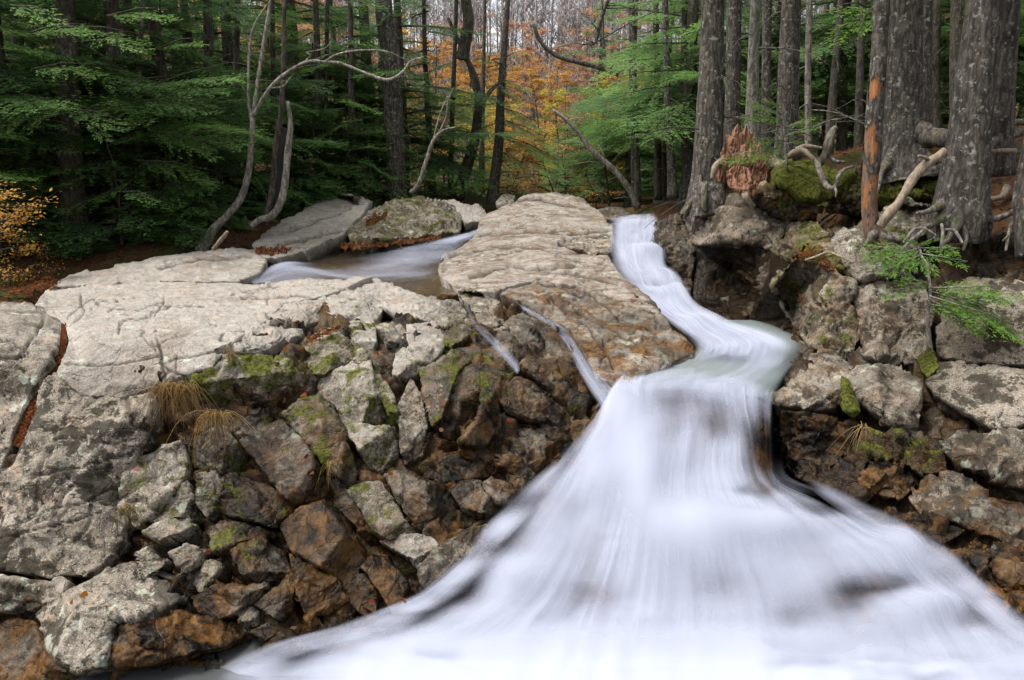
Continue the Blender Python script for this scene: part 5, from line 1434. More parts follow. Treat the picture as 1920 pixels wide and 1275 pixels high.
# orange snag
sg = bole('1650,458,9.35,44 1640,440,9.35,36 1633,415,9.35,30 1630,370,9.35,28 1634,300,9.35,29 1640,200,9.35,26 1648,110,9.35,25 1652,20,9.35,24', 3, SNAGW, 'slender dead snag with bark peeled off to bare orange wood', 'dead_snag', 'dead tree', seed=5, flute=.05, sides=16, roots=['1645,435,9.3,20 1662,444,9.25,14 1690,450,9.2,8', '1640,435,9.3,18 1632,446,9.2,12 1622,462,9.15,5'])
def snag_bark():
    p, r = smooth_line('1630,325,9.35,30 1634,300,9.35,30 1637,250,9.35,29 1641,200,9.35,28 1645,150,9.35,27 1648,110,9.35,26 1652,20,9.35,25 1654,-40,9.35,25', 60)
    V, Q, C = tube_arr(catmull(p, 160), catmull(r[:, None], 160)[:, 0] * 1.09, 40, 3, .10)
    cen = V[Q].mean(1)
    keep = (fbm(cen * np.array([1, 1, .45]), 8.5, 5, 8, .65) > -.10) | (cen[:, 2] > P(0, 70, 9.35)[2]) | (cen[:, 0] > np.interp(cen[:, 2], p[:, 2], p[:, 0]) + .035)
    Q = Q[keep]
    link('peeling_bark', new_mesh('peeling_bark', V - np.array(sg.location), Q, BARK), sg)
snag_bark()
G_MID = 'grey trunks in the woods behind the right bank'
for i, (tx, lab, bk) in enumerate([
    ('1474,300,16,52 1476,240,16,40 1479,120,16,36 1484,-10,16,33', 'straight grey spruce trunk standing behind the torn stump', BARK),
    ('1372,330,17,36 1373,200,17,28 1375,80,17,26 1376,-10,17,25', 'grey trunk close behind the tall one on the cap boulder', BARK),
    ('1412,320,15,44 1410,230,15,26 1412,120,15,20 1416,20,15,17', 'pale rough trunk left of the straight grey spruce', BARK_PALE),
    ('1438,300,18,22 1437,160,18,17 1439,-10,18,16', 'thin grey trunk between the pale rough one and the spruce', BARK),
    ('1516,290,17,14 1515,160,17,11 1518,-10,17,10', 'slim pale stem just right of the straight spruce', BARK_PALE),
    ('1552,300,19,18 1562,180,19,15 1575,30,19,13 1578,-10,19,12', 'dark leaning stem right of the slim pale one', BARK_DARK),
    ('1578,290,21,20 1580,150,21,16 1588,-10,21,15', 'dark trunk deep between the spruce and the orange snag', BARK_DARK),
    ('1609,300,18,16 1612,150,18,13 1618,-10,18,12', 'narrow dark trunk just left of the orange snag', BARK_DARK),
    ('1736,290,15,28 1735,150,15,22 1738,-10,15,20', 'grey trunk right behind the thick flaring one', BARK),
    ('1756,290,18,22 1752,150,18,18 1756,-10,18,17', 'dark trunk right of the grey one behind the flaring roots', BARK_DARK),
    ('1796,290,17,26 1794,150,17,24 1796,-10,17,22', 'shadowy trunk left of the leaning rugged one', BARK_DARK),
    ('1292,375,22,20 1286,300,22,16 1282,150,22,13 1285,-10,22,12', 'dark slim trunk left of the tall grey trunk', BARK_DARK),
    ('1262,372,20,22 1258,300,20,15 1252,200,20,13 1248,60,20,12', 'broken-barked trunk above the head of the chute', BARK),
    ('1234,375,23,16 1233,260,23,12 1231,100,23,11', 'thin dark trunk by the head of the chute', BARK_DARK),
    ('1196,385,22,14 1194,280,22,10 1190,150,22,9 1186,20,22,8', 'left stem of a thin pair at the head of the chute', BARK),
    ('1190,388,22.5,12 1187,280,22.5,9 1184,150,22.5,8', 'slightly leaning mate in the thin pair at the head of the chute', BARK)]):
    bole(tx, 7, bk, lab, 'forest_tree', 'tree', G_MID, sides=12, flute=.08, seed=30 + i, limbs=8 if i < 8 else 5, nseg=22)
# left bank
G_LT = 'dark trunks in the left stand'
for i, (tx, lab, bk) in enumerate([
    ('140,445,14.6,66 138,400,14.6,50 133,330,14.6,44 128,220,14.6,38 124,100,14.6,35 120,-10,14.6,33', 'stout dark trunk near the left edge of the woods', BARK_DARK),
    ('212,450,15.2,20 212,380,15.2,15 209,260,15.2,13 206,100,15.2,12', 'straight dark trunk right of the stout one', BARK_DARK),
    ('254,435,16,16 256,360,16,12 255,240,16,10 262,100,16,9', 'pale mottled thin trunk in the left stand', BARK_PALE),
    ('182,420,16,12 184,340,16,9 176,220,16,8', 'whitish crooked thin stem between the two dark trunks', BARK_PALE),
    ('300,420,17.5,16 296,330,17.5,12 292,180,17.5,11', 'slim dark trunk in the middle of the left stand', BARK_DARK),
    ('398,395,18.4,28 400,330,18.4,22 394,200,18.4,19 390,60,18.4,17', 'dark trunk left of the forked sapling', BARK_DARK),
    ('438,385,19.5,16 438,300,19.5,11 442,150,19.5,10', 'narrow dark trunk right behind the forked sapling', BARK_DARK),
    ('745,395,22.5,50 742,330,22.5,40 738,230,22.5,36 733,110,22.5,33 722,40,22.5,31 718,-20,22.5,30', 'big smooth grey trunk with an elbow near the top', BARK),
    ('45,400,18,18 44,300,18,14 42,200,18,12', 'dark thin trunk at the left edge behind the orange leaves', BARK_DARK),
    ('609,380,23,12 610,290,23,9 612,150,23,8', 'thin dark stem beyond the sloping slab', BARK_DARK),
    ('846,372,25,13 845,310,25,10 848,220,25,9', 'short dark stem beside the leaning mossy trunk', BARK_DARK)]):
    bole(tx, 6, bk, lab, 'forest_tree', 'tree', G_LT, sides=14, flute=.1, seed=60 + i, limbs=7, nseg=22)
# centre
bole('858,372,25,26 868,335,25,22 884,285,25,20 893,240,25,18 897,190,25,14 892,150,25,12 882,125,25,10', 1.5, BARK_DARK, 'leaning dark mossy trunk in front of the orange trees', 'forest_tree', 'tree', seed=80, sides=12, flute=.06, roots=['893,240,25,12 902,200,25,9 925,165,25,7 950,140,25,4', '895,190,25,8 880,130,25,6 868,95,25,3'])
bole('923,382,24,26 927,340,24,20 935,270,24,18 939,180,24,15 944,110,24,12', 2.5, BARK_DARK, 'dark upright conifer with ragged drooping boughs in front of the orange trees', 'forest_tree', 'tree', seed=81, sides=12, flute=.06, limbs=16)
bole('903,374,29,14 903,300,29,11 905,200,29,9', 4, BARK_DARK, 'brown stem between the leaning and the upright dark trunks', 'forest_tree', 'tree', seed=82, sides=10, flute=.05)
bole('866,112,24,24 872,80,24,22 878,40,24,20 872,-10,24,18', 2, BARK_DARK, 'thick dark trunk top hanging over the leaning mossy one', 'forest_tree', 'tree', seed=83, sides=10, flute=.0)
for i, (tx, lab) in enumerate([
    ('1196,392,21.5,13 1180,355,21.5,12 1150,318,21.5,11 1110,282,21.5,10 1085,250,21.5,8 1062,225,21.5,7 1035,205,21.5,5', 'dead pole slanting up to the left from the head of the chute'),
    ('1000,45,20,6 1015,80,20,7 1045,105,20,8 1090,118,20,9 1130,128,20,9 1160,140,20,9', 'long bare bough drooping across the gap towards the right'),
    ('1140,0,15,6 1125,40,15,8 1118,75,15,6 1108,85,15,4', 'hooked bare branch hanging from the top of the gap')]):
    p, r = smooth_line(tx, 24)
    acc = Acc(); acc.tube(p, r, 8, i, .15)
    rg = np.random.default_rng(90 + i)
    for k in range(14):
        j = rg.integers(2, 23); e = rg.normal(0, .5, 3); e[2] = abs(e[2]) * .6
        acc.tube([p[j], p[j] + e * .4, p[j] + e * .9 + [0, 0, -.1]], [.014, .009, .003], 4)
    tag(acc.build('dead_branch', BARK_PALE if i == 0 else BARK_DARK, loc=p[0]), lab, 'dead branch')

# forked bent sapling on the left bank
fs = bole('372,476,14.9,23.1 392,444,15.0,19 402,428,15,16.3 425,405,15,13.6 452,370,15,12.9 466,320,15,11.6 472,260,15,10.2 474,222,15,9.5', .05, BARK_PALE, 'pale forked sapling bent up from the bank with a long snaking bough', 'bent_sapling', 'tree', seed=100, sides=12, flute=.05)
def fs_limb(nm, tx, tw=()):
    p, r = smooth_line(tx, 40)
    rg = np.random.default_rng(len(tx))
    r = r * (1 + .12 * rg.normal(size=len(r)))
    acc = Acc(); acc.tube(p - np.array(fs.location), r, 8, 4, .15)
    for k, (j, e, w_) in enumerate(tw):
        a = p[j] - np.array(fs.location); e = np.array(e)
        acc.tube([a, a + e * .5 + [0, 0, .03], a + e], [w_, w_ * .7, w_ * .3], 5)
    acc.build(nm, BARK_PALE, fs)
rg = np.random.default_rng(4)
rt = lambda n, s=.5: [(int(rg.integers(6, 39)), rg.normal(0, s, 3) * [1, .5, .6] + [0, 0, .1], .0045) for _ in range(n)]
fs_limb('stem', '473,225,15,8.2 480,180,15,7.5 490,110,15,6.8 503,30,15,6.1 512,-30,15,5.4', rt(14))
fs_limb('stem', '471,225,15,6.1 466,170,15,5.4 468,90,15,4.8 478,45,15,3.4 500,10,15,2.7', rt(9, .3))
fs_limb('bough', '475,218,15,7.5 490,190,14.9,6.8 512,158,14.8,6.5 540,135,14.8,6.1 575,116,14.7,5.8 610,116,14.7,5.4 640,119,14.7,5.4 680,135,14.7,5.8 725,150,14.6,5.8 755,135,14.6,4.8 770,115,14.6,4.1 795,107,14.6,2.7', rt(14, .35))
fs_limb('bough', '610,116,14.7,4.8 628,104,14.7,4.1 660,96,14.7,3.4 700,94,14.8,2.7 730,98,14.8,2 760,112,14.9,1.4', rt(8, .22))
fs_limb('bough', '510,165,14.8,3.4 530,162,14.8,3.4 545,145,14.8,2.7 549,140,14.8,2')
fs_limb('bough', '572,116,14.7,3.4 582,104,14.7,2.7 576,98,14.7,2 610,90,14.8,1.7 625,70,14.8,1.4')
# split hollow trunk
ht = empty('hollow_trunk', P(505, 405, 15.3), 'split hollow trunk with a black inside on the left bank', 'dead tree')
for nm, tx, bk in (('trunk', '470,425,15.1,12 488,412,15.2,12 510,405,15.2,14 528,375,15.2,14 536,330,15.3,13 541,270,15.4,12 545,235,15.4,9 540,190,15.4,6', BARK_PALE), ('trunk', '498,420,15.4,14 504,385,15.4,12 512,350,15.5,13 516,300,15.5,13 520,255,15.5,11 526,220,15.5,10 530,170,15.5,9 532,100,15.5,8 533,-20,15.5,7', BARK_DARK),
                   ('hollow', '506,390,15.55,20 516,365,15.6,25 522,320,15.6,26 528,270,15.6,24 534,240,15.6,12', None)):  # near-black solid tube between the two stems
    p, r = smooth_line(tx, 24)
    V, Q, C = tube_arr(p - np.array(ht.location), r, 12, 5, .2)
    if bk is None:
        mb = N('black_wood'); mb.bsdf((.012, .011, .010), .8, mb.bump(mb.noise(mb.map(mb.pos(), (1, 1, .15)), 40, 3), .8, .02)); bk = mb.m
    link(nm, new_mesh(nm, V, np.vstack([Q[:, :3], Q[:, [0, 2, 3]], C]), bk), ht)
# thin leaning grey sapling centre left
acc = Acc()
p, r = smooth_line('770,362,21,10 785,345,21,9 800,300,21,8 812,265,21,7 830,245,21,5 858,238,21,3', 26); acc.tube(p, r, 7, 3, .1)
p2_, r2_ = smooth_line('815,262,21,5 835,225,21,4 840,190,21,3 850,165,21,2', 14); acc.tube(p2_, r2_, 5)
p2_, r2_ = smooth_line('812,265,21,4 825,215,21,3 840,180,21,2', 14); acc.tube(p2_, r2_, 5)
tag(acc.build('leaning_sapling', BARK_PALE, loc=p[0]), 'thin leaning grey sapling beyond the humped boulder', 'sapling')

# ------------------------------------------------------------------ roots, driftwood, stump on the right bank
def wood(name, tx, label, mat=DRIFT, cat='driftwood', twigs=(), n=26, rough=.2, group=None):
    p, r = smooth_line(tx, n * 2)
    sd_ = abs(int(p[0][0] * 97)) % 90
    p = p + np.column_stack([fbm(p, 3, 3, sd_ + k) for k in range(3)]) * r[:, None] * .8
    r = r * (1 + .25 * fbm(p, 5, 2, sd_ + 5))
    acc = Acc(); acc.tube(p, r, 10, int(p[0][0] * 10) % 50, rough)
    for t in twigs:
        q, s = smooth_line(t, 14); acc.tube(q, s, 6, 2, .15)
    return tag(acc.build(name, mat, loc=p[0]), label, cat, group)
wood('fallen_log', '1772,283,9.15,14 1748,300,9.1,16 1724,320,9.05,17 1702,350,9.0,16 1682,380,8.95,17 1662,405,8.95,20 1648,425,9.0,16', 'barkless tan log slanting down between the snag and the leaning trunk', twigs=['1745,302,9.1,8 1735,296,9.05,7 1722,292,9.0,5'])
wood('root', '1566,238,11.2,12 1556,262,11.1,15 1550,285,11.1,17 1540,302,11.1,15 1534,312,11.2,8', 'grey upright broken root stub on the moss', ROOTW, 'root', twigs=['1550,288,11.1,9 1566,302,11,8 1584,304,11,5'])
wood('root', '1530,298,10.9,8 1538,320,10.8,11 1548,342,10.7,12 1560,352,10.6,10 1568,345,10.6,9 1572,330,10.6,8 1582,318,10.7,7 1600,312,10.8,5', 'hooked pale root dangling over the edge of the moss', ROOTW, 'root', twigs=['1564,350,10.6,7 1568,360,10.55,5 1567,370,10.55,3'])
wood('root', '1472,296,11.5,10 1490,288,11.4,13 1510,286,11.3,11 1528,300,11.2,7', 'arched silvery root beside the broken stub', DRIFT, 'root')
wood('root', '1492,280,11.6,8 1515,276,11.5,10 1540,278,11.5,6', 'short silvery root lying above the arched one', DRIFT, 'root')
wood('root', '1730,252,10.9,34 1755,262,10.7,38 1785,262,10.4,40 1805,255,10.3,34', 'thick bark-covered root bridging the two big trunks', BARK_DARK, 'root')
wood('root', '1845,290,9.6,12 1870,262,9.8,16 1895,248,9.9,18 1930,240,10,16', 'thick mossy root running out of the frame', ROOTW, 'root')
wood('root', '1850,262,9.9,10 1880,238,10.1,14 1905,230,10.2,12 1935,228,10.3,9', 'upper mossy root near the right edge of the frame', ROOTW, 'root')
wood('root', '1848,282,9.5,7 1880,284,9.5,9 1905,284,9.5,8', 'straight tan root under the mossy ones', DRIFT, 'root')
wood('root', '1885,470,9.0,5 1892,440,9.1,8 1900,415,9.2,10 1915,395,9.2,12', 'small root hanging in the dark hollow on the right', ROOTW, 'root', twigs=['1893,440,9.1,5 1880,452,9.05,4'])
wood('root', '1520,395,11.4,4 1508,380,11.4,6 1500,365,11.5,5', 'thin pale root under the moss mound', ROOTW, 'root', twigs=['1515,390,11.4,3 1530,410,11.3,3 1550,420,11.2,2', '1508,380,11.4,4 1520,370,11.4,3'])
wood('root', '1425,352,12.2,6 1420,375,12.1,7 1414,400,12.0,4', 'short pale root hanging on the cap boulder', ROOTW, 'root', twigs=['1460,370,12,9 1440,395,11.9,10 1422,415,11.9,6'])
wood('root', '1510,488,9.8,4 1530,482,9.7,5 1558,473,9.7,5 1600,492,9.4,4', 'thin grey stick lying on the mossy rock', DRIFT, 'stick')
for i, (tx, lab) in enumerate([('1695,455,9.1,5 1715,430,9.05,6 1735,428,9.0,5 1755,440,9.0,4', 'looping white root below the leaning trunk'), ('1765,470,9.0,5 1767,440,9.0,6 1765,420,9.1,5', 'white root hanging straight down below the leaning trunk'),
                               ('1740,420,9.05,5 1712,448,8.95,6 1690,470,8.95,4', 'white root slanting left below the leaning trunk'), ('1805,455,9.0,4 1790,432,9.1,6 1772,430,9.1,5', 'white root curling right below the leaning trunk')]):
    wood('root', tx, lab, BARK_PALE, 'root')
def litter_roots():
    rg = np.random.default_rng(12)
    for i in range(30):
        px = rg.uniform(1480, 1930); py = rg.uniform(245, 325)
        if 1640 < px < 1860 and rg.random() < .5: continue
        Y = rg.uniform(10.8, 13)
        o = np.array(P(px, py, Y)); o[2] = gz(o[0], Y) + .05
        az = rg.uniform(0, 6.28); L = rg.uniform(.35, 1.0)
        t = np.linspace(0, 1, 8)[:, None]
        q = o + L * t * [math.cos(az), math.sin(az) * .5, 0] + rg.normal(0, .04, (8, 3)); q[:, 2] = np.array([gz(a, b) + .04 for a, b in q[:, :2]]) + rg.uniform(0, .08) + .10 * np.sin(np.linspace(0, 3.1, 8)) * rg.random()
        acc = Acc(); acc.tube(q, np.linspace(rg.uniform(.03, .055), .01, 8), 7, i, .25)
        tag(acc.build('root', [ROOTW, DRIFT, BARK_DARK][i % 3], loc=q[0]), 'weathered root among many tangled on top of the right bank', 'root', 'tangled roots on the right bank')
litter_roots()
# torn stump
def stump():
    base = P(1395, 335, 12.0)
    t = empty('torn_stump', base, 'torn reddish stump of splintered wood on the right bank', 'stump')
    rg = np.random.default_rng(8)
    px_m = 12.0 / F
    for n_, (ol, pu) in enumerate((
        ('1352,305 1350,285 1360,268 1366,250 1372,256 1378,236 1384,230 1389,246 1394,252 1401,233 1406,252 1411,246 1414,268 1412,300 1400,335 1375,342 1356,330', .05),
        ('1404,305 1408,270 1413,256 1420,272 1425,262 1432,284 1440,292 1446,318 1444,352 1416,358', .10),
        ('1338,318 1344,300 1350,306 1356,288 1362,300 1366,322 1360,345 1345,340', -.02),
        ('1360,322 1378,308 1400,314 1425,318 1440,336 1438,356 1415,372 1388,368 1366,350', -.12),
        ('1385,300 1392,272 1398,268 1402,288 1408,275 1412,300 1405,325 1390,325', -.06))):
        V, T, M, _d = stone_mesh('shard', ol, 'CORE', h=.07, facets=2, tilt=.8, bev=1.5, chip=.004, cell=.07, amp=.012, fs=5, step=1.4, rough_edge=1.5, thick=.14, inward=(0, 1, -.1), push=pu, seed=95 + n_)
        V = V + np.column_stack([np.zeros(len(V)), .06 * fbm(V * np.array([1, 1, .09]), 24, 3, 7), np.zeros(len(V))])
        link('shard', new_mesh('shard', V - np.array(base), T, TORN, True, M), t)
    for c_ in range(16):
        a = rg.uniform(-1.0, 1.0); xc = a * 42 * px_m; yc = rg.uniform(-.12, .12); hc = (70 - 40 * abs(a + .1)) * px_m
        lean = np.array([.06 + .4 * a + rg.normal(0, .2), -.2 + rg.normal(0, .15), 0])
        b = np.array([xc, yc, rg.uniform(-.1, .15)]); top = b + lean * hc + [0, 0, hc * rg.uniform(.6, 1.0)]
        w_ = rg.uniform(.006, .016)
        acc = Acc(); acc.tube([b, (b + top) / 2 + rg.normal(0, .012, 3), b * .2 + top * .8, top], [w_, w_ * .9, w_ * .6, .0015], 5, c_, .25)
        link('splinter', acc.mesh('splinter', TORN, False), t)
    for tx in ('1352,300,12,10 1340,315,11.9,12 1335,335,11.9,8', '1430,345,11.9,16 1440,358,11.8,12 1445,375,11.8,6', '1395,355,11.9,18 1400,372,11.8,14 1415,388,11.8,8', '1445,300,12,22 1460,310,11.9,20 1475,308,11.8,14'):
        p, r = smooth_line(tx, 16); V, Q, C = tube_arr(p - np.array(base), r, 8, 4, .25)
        link('root', new_mesh('root', V, np.vstack([Q[:, :3], Q[:, [0, 2, 3]], C]), DRIFT), t)
SET['CORE'] = np.array([[x, y, 12.05 + (y - 300) * -.001] for x in (1330, 1400, 1460) for y in (230, 300, 370)], float); _prep('CORE')
stump()
# moss mound and other mossy cushions
SET['MOSS'] = np.array([[x, y, Y] for x in (1400, 1500, 1560, 1660) for y, Y in ((290, 11.9), (330, 11.3), (370, 11.0), (400, 11.1))], float); _prep('MOSS')
stone('1450,318 1480,302 1530,300 1560,318 1600,312 1608,330 1590,352 1560,366 1540,388 1510,380 1480,355 1455,345', label='bright green and rust moss mound over the dark undercut', name='moss_mound', cat='moss', dset='MOSS', h=.14, facets=0, moss=1.0, rust=.6, lich=.1, chip=.02, amp=.06, thick=.6, inward=(0, 1, -.2))
stone('1420,352 1450,345 1480,356 1510,382 1540,390 1530,420 1490,410 1460,400 1430,372', label='dark root-hung soil under the moss mound', name='soil_bank', cat='soil', dset='MOSS', push=.25, h=.05, facets=0, moss=.25, rust=.5, wet=.6, lich=.0, chip=.10, cell=.15, thick=.6, inward=(0, 1, -.2))
stone('1600,318 1640,310 1665,330 1660,370 1645,395 1610,400 1570,395 1560,368 1590,352', label='dark rooty soil between the moss mound and the snag', name='soil_bank', cat='soil', dset='MOSS', push=.12, h=.05, facets=0, moss=.4, rust=.4, wet=.6, lich=.0, chip=.10, cell=.15, thick=.6, inward=(0, 1, -.2))
stone('1578,705 1590,712 1600,740 1612,770 1600,785 1582,772 1574,740', label='bright moss cushion wedged beside the bright grey boulder', name='moss_cushion', cat='moss', dset='R', push=-.12, h=.10, facets=0, moss=1.0, lich=.1, chip=.02, thick=.3, inward=(.3, .8, -.3))
stone('1722,670 1738,650 1752,655 1760,690 1740,705 1728,695', label='small moss cushion at the foot of the little hemlock stem', name='moss_cushion', cat='moss', dset='R', push=-.06, h=.08, facets=0, moss=1.0, lich=.1, chip=.02, thick=.3, inward=(.3, .8, -.3))

stone('1618,352 1650,325 1690,318 1735,315 1765,330 1775,355 1745,372 1700,378 1655,385 1630,378', label='mossy humus heaped round the foot of the thick flaring trunk', name='soil_bank', cat='soil', dset='MOSS', push=-.05, h=.08, facets=0, moss=.5, rust=.5, wet=.5, lich=.0, chip=.07, cell=.15, amp=.06, thick=.6, inward=(0, 1, -.2))

# ------------------------------------------------------------------ young hemlocks on the right bank
def seedling(stem, sprays, label, name='young_hemlock'):
    p, r = smooth_line(stem, 20)
    t = empty(name, p[0], label, 'young tree')
    base = np.array(p[0])
    V, Q, C = tube_arr(p - base, r, 7, 3, .15)
    link('stem', new_mesh('stem', V, np.vstack([Q[:, :3], Q[:, [0, 2, 3]], C]), BARK_PALE), t)
    VV, TT = [], []
    for i, (x0, y0, x1, y1, Y, wdt) in enumerate(sprays):
        a = np.array(P(x0, y0, Y)); b = np.array(P(x1, y1, Y - .25))
        d = b - a; L = np.linalg.norm(d); ex = d / L
        up = np.array([0, -.35, 1.0]); ey = np.cross(up, ex); ey /= np.linalg.norm(ey); ez = np.cross(ex, ey)
        S, T = spray(300 + i, L, max(8, int(L * 26)), .05, .0075)
        q = S.reshape(-1, 3) * [1, wdt, 1]
        VV.append(a + q[:, :1] * ex + q[:, 1:2] * ey + q[:, 2:] * ez - base)
        TT.append(np.repeat(np.clip(.35 + .5 * T + np.random.default_rng(i).normal(0, .12, len(T)), 0, 1), 4))
        tw_ = Acc(); tw_.tube([a - base, (a + b) / 2 - base, b - base], [.008, .005, .002], 4); tw_.build('twig', BARK_PALE, t)
    link('foliage', quads_mesh('foliage', np.vstack(VV), np.concatenate(TT), NEEDLE_Y), t)
seedling('1476,318,11.3,5 1474,290,11.3,5 1472,262,11.3,4 1468,225,11.3,3 1462,200,11.3,2', [(1466,215,1400,184,11.2,.9), (1468,225,1400,212,11.1,.7), (1470,240,1525,216,11.2,.9), (1472,255,1530,232,11.1,.9), (1472,265,1410,258,11.1,.8), (1474,275,1360,290,11,.7), (1474,285,1440,300,11,.8), (1470,235,1430,205,11.3,.8), (1464,205,1440,182,11.3,.8), (1474,270,1500,262,11,.8)],
         'bright little hemlock growing beside the torn stump')
seedling('1747,668,8.6,9 1742,630,8.6,8 1740,590,8.6,7 1744,550,8.6,6 1742,520,8.7,5 1738,490,8.8,4', [(1742,545,1900,590,8.3,.9), (1743,540,1870,535,8.3,.9), (1742,560,1830,610,8.3,.8), (1743,555,1925,610,8.2,.8), (1742,535,1660,545,8.4,.5), (1742,530,1690,520,8.4,.5), (1800,560,1912,548,8.3,.7), (1742,570,1800,580,8.3,.8), (1790,565,1850,625,8.2,.7), (1830,545,1895,565,8.2,.8)],
         'young hemlock with drooping sprays growing from a crack in the boulders')
seedling('1738,510,8.9,5 1730,485,8.9,5 1722,460,9,4', [(1725,470,1620,460,8.7,.9), (1722,465,1640,490,8.6,.8), (1724,468,1690,510,8.6,.8), (1724,462,1760,440,8.8,.8), (1724,465,1800,465,8.7,.9), (1726,475,1815,490,8.6,.8), (1724,460,1700,440,8.8,.7), (1726,478,1660,505,8.5,.7), (1728,480,1750,510,8.5,.8)],
         'light green hemlock spray at the foot of the leaning trunk')

# ------------------------------------------------------------------ boughs reaching into the picture from trees beside the frame
def boughs(label, trunk_key, sprays, name='overhanging_bough', mat=NEEDLE):
    VV, TT = [], []
    base = np.array(P(*sprays[0][:2], sprays[0][4]))
    o = empty(name, base, label, 'bough')
    for i, (x0, y0, x1, y1, Y, wdt) in enumerate(sprays):
        a = np.array(P(x0, y0, Y)); b = np.array(P(x1, y1, Y - .3)); d = b - a; L = np.linalg.norm(d); ex = d / L
        up = np.array([0, -.3, 1.0]); ey = np.cross(up, ex); ey /= np.linalg.norm(ey); ez = np.cross(ex, ey)
        S, T = spray(400 + i, L, max(8, int(L * 15)), .075, .012)
        q = S.reshape(-1, 3) * [1, wdt, 1]
        VV.append(a + q[:, :1] * ex + q[:, 1:2] * ey + q[:, 2:] * ez - base)
        TT.append(np.repeat(np.clip(.3 + .6 * T + np.random.default_rng(i).normal(0, .15, len(T)), 0, 1), 4))
        br_ = Acc(); br_.tube([a - base, (a + b) / 2 - base + [0, 0, .06], b - base], [.016, .010, .003], 5); br_.build('branch', BARK_DARK, o)
    link('foliage', quads_mesh('foliage', np.vstack(VV), np.concatenate(TT), mat), o)
boughs('sunlit hemlock bough reaching right in the left stand', None, [(250,175,440,115,14.4,.7), (280,180,420,150,14.3,.6), (200,170,330,140,14.5,.7), (260,190,400,190,14.2,.6)])
boughs('low hemlock boughs spreading over the left bank undergrowth', None, [(300,260,460,245,14.8,.7), (260,230,410,275,14.6,.6), (150,240,60,225,13.6,.7), (150,215,20,170,13.6,.7), (120,205,230,225,13.5,.7), (170,230,200,260,13.4,.6), (250,300,400,320,14.6,.5), (230,360,290,370,13.6,.6), (360,330,400,345,15,.6)])
boughs('hemlock boughs hanging in from above at the top left', None, [(60,60,160,45,13.4,.8), (110,50,270,65,13.8,.8), (200,30,320,15,14,.8), (20,10,110,30,13,.8), (300,90,380,70,14.8,.7), (60,130,180,120,13.5,.8)])
boughs('yellow-green spruce bough hanging beside the orange snag', None, [(1650,30,1580,45,9.8,.9), (1640,20,1570,10,9.8,.9), (1650,35,1555,62,9.8,.7), (1645,10,1610,50,9.7,.8)], mat=NEEDLE_Y)
boughs('green boughs crossing the gap above the chute', None, [(1290,80,1140,95,17,.8), (1290,130,1130,150,17,.8), (1280,30,1150,20,17,.8), (1300,190,1200,220,17.5,.7), (1260,240,1200,260,18,.6), (1270,160,1150,185,17,.8), (1290,50,1180,70,17,.8), (1230,110,1110,130,18,.7)])
boughs('ragged boughs of the dark upright conifer', None, [(938,150,1000,165,23.8,.6), (936,180,870,190,23.8,.6), (936,200,1020,235,23.7,.6), (934,220,1050,270,23.6,.6), (932,250,1030,290,23.6,.6), (932,230,870,262,23.7,.6), (930,280,1000,320,23.6,.6), (942,120,890,110,23.9,.6), (944,110,985,95,23.9,.6), (936,160,985,190,23.6,.6), (980,265,1060,310,23.4,.7), (985,300,1060,330,23.4,.7)])

# ------------------------------------------------------------------ grass tufts, needle drift, litter, leaves
def tuft(px, py, Y, spread, lng, n, label, green=0.):
    rg = np.random.default_rng(int(px * 7 + py))
    b = np.array(P(px, py, Y)); acc = Acc()
    for i in range(n):
        o = np.array([rg.uniform(-1, 1) * spread, rg.uniform(-.04, .02), rg.normal(0, .02)])
        L = lng * rg.uniform(.3, 1.2)
        side = rg.normal(0, .42)
        t = np.linspace(0, 1, 6)
        q = np.column_stack([o[0] + side * L * t, o[1] - .16 * np.sin(t * 2.2) * L * rg.uniform(.6, 1.6), o[2] + .14 * L * np.sin(t * 3) - L * .95 * t ** rg.uniform(1.1, 2.2)])
        acc.tube(q, np.linspace(.0036, .001, 6), 3, m=(float(np.clip(rg.normal(.45, .25) + green, 0, 1)), 0, 0, 1))
    return tag(acc.build('grass_tuft', GRASSM, loc=(0, 0, 0)), label, 'grass') , b
def place_tuft(*a, **k):
    o, b = tuft(*a, **k); o.location = b
place_tuft(333, 722, 6.45, .16, .36, 170, 'broad tuft of dry brown grass hanging below the pale slab')
place_tuft(408, 775, 6.4, .10, .42, 80, 'longer straw-coloured grass tuft hanging by the mossy block')
place_tuft(240, 950, 5.85, .06, .16, 60, 'small green-tipped grass tuft beside the lichen-mottled block', green=.5)
place_tuft(435, 655, 6.75, .05, .10, 30, 'tiny dry tuft in the corner of the pale slab')
place_tuft(620, 868, 6.2, .03, .22, 22, 'thin hanging rootlets in the fractured outcrop')
place_tuft(1617, 800, 7.2, .04, .30, 26, 'dry grass hanging under the bright grey boulder')

def leaf_quads(c, n, sz, rg, tilt=.5):
    k = len(c)
    t = rg.normal(size=(k, 3)) * tilt + n; t /= np.linalg.norm(t, axis=1)[:, None]
    a = np.cross(t, rg.normal(size=(k, 3))); a /= np.linalg.norm(a, axis=1)[:, None]; b = np.cross(t, a)
    s = (sz * rg.uniform(.6, 1.3, k))[:, None]
    return np.stack([c - a * s * .5, c + b * s * .3, c + a * s * .5, c - b * s * .3], 1).reshape(-1, 3)

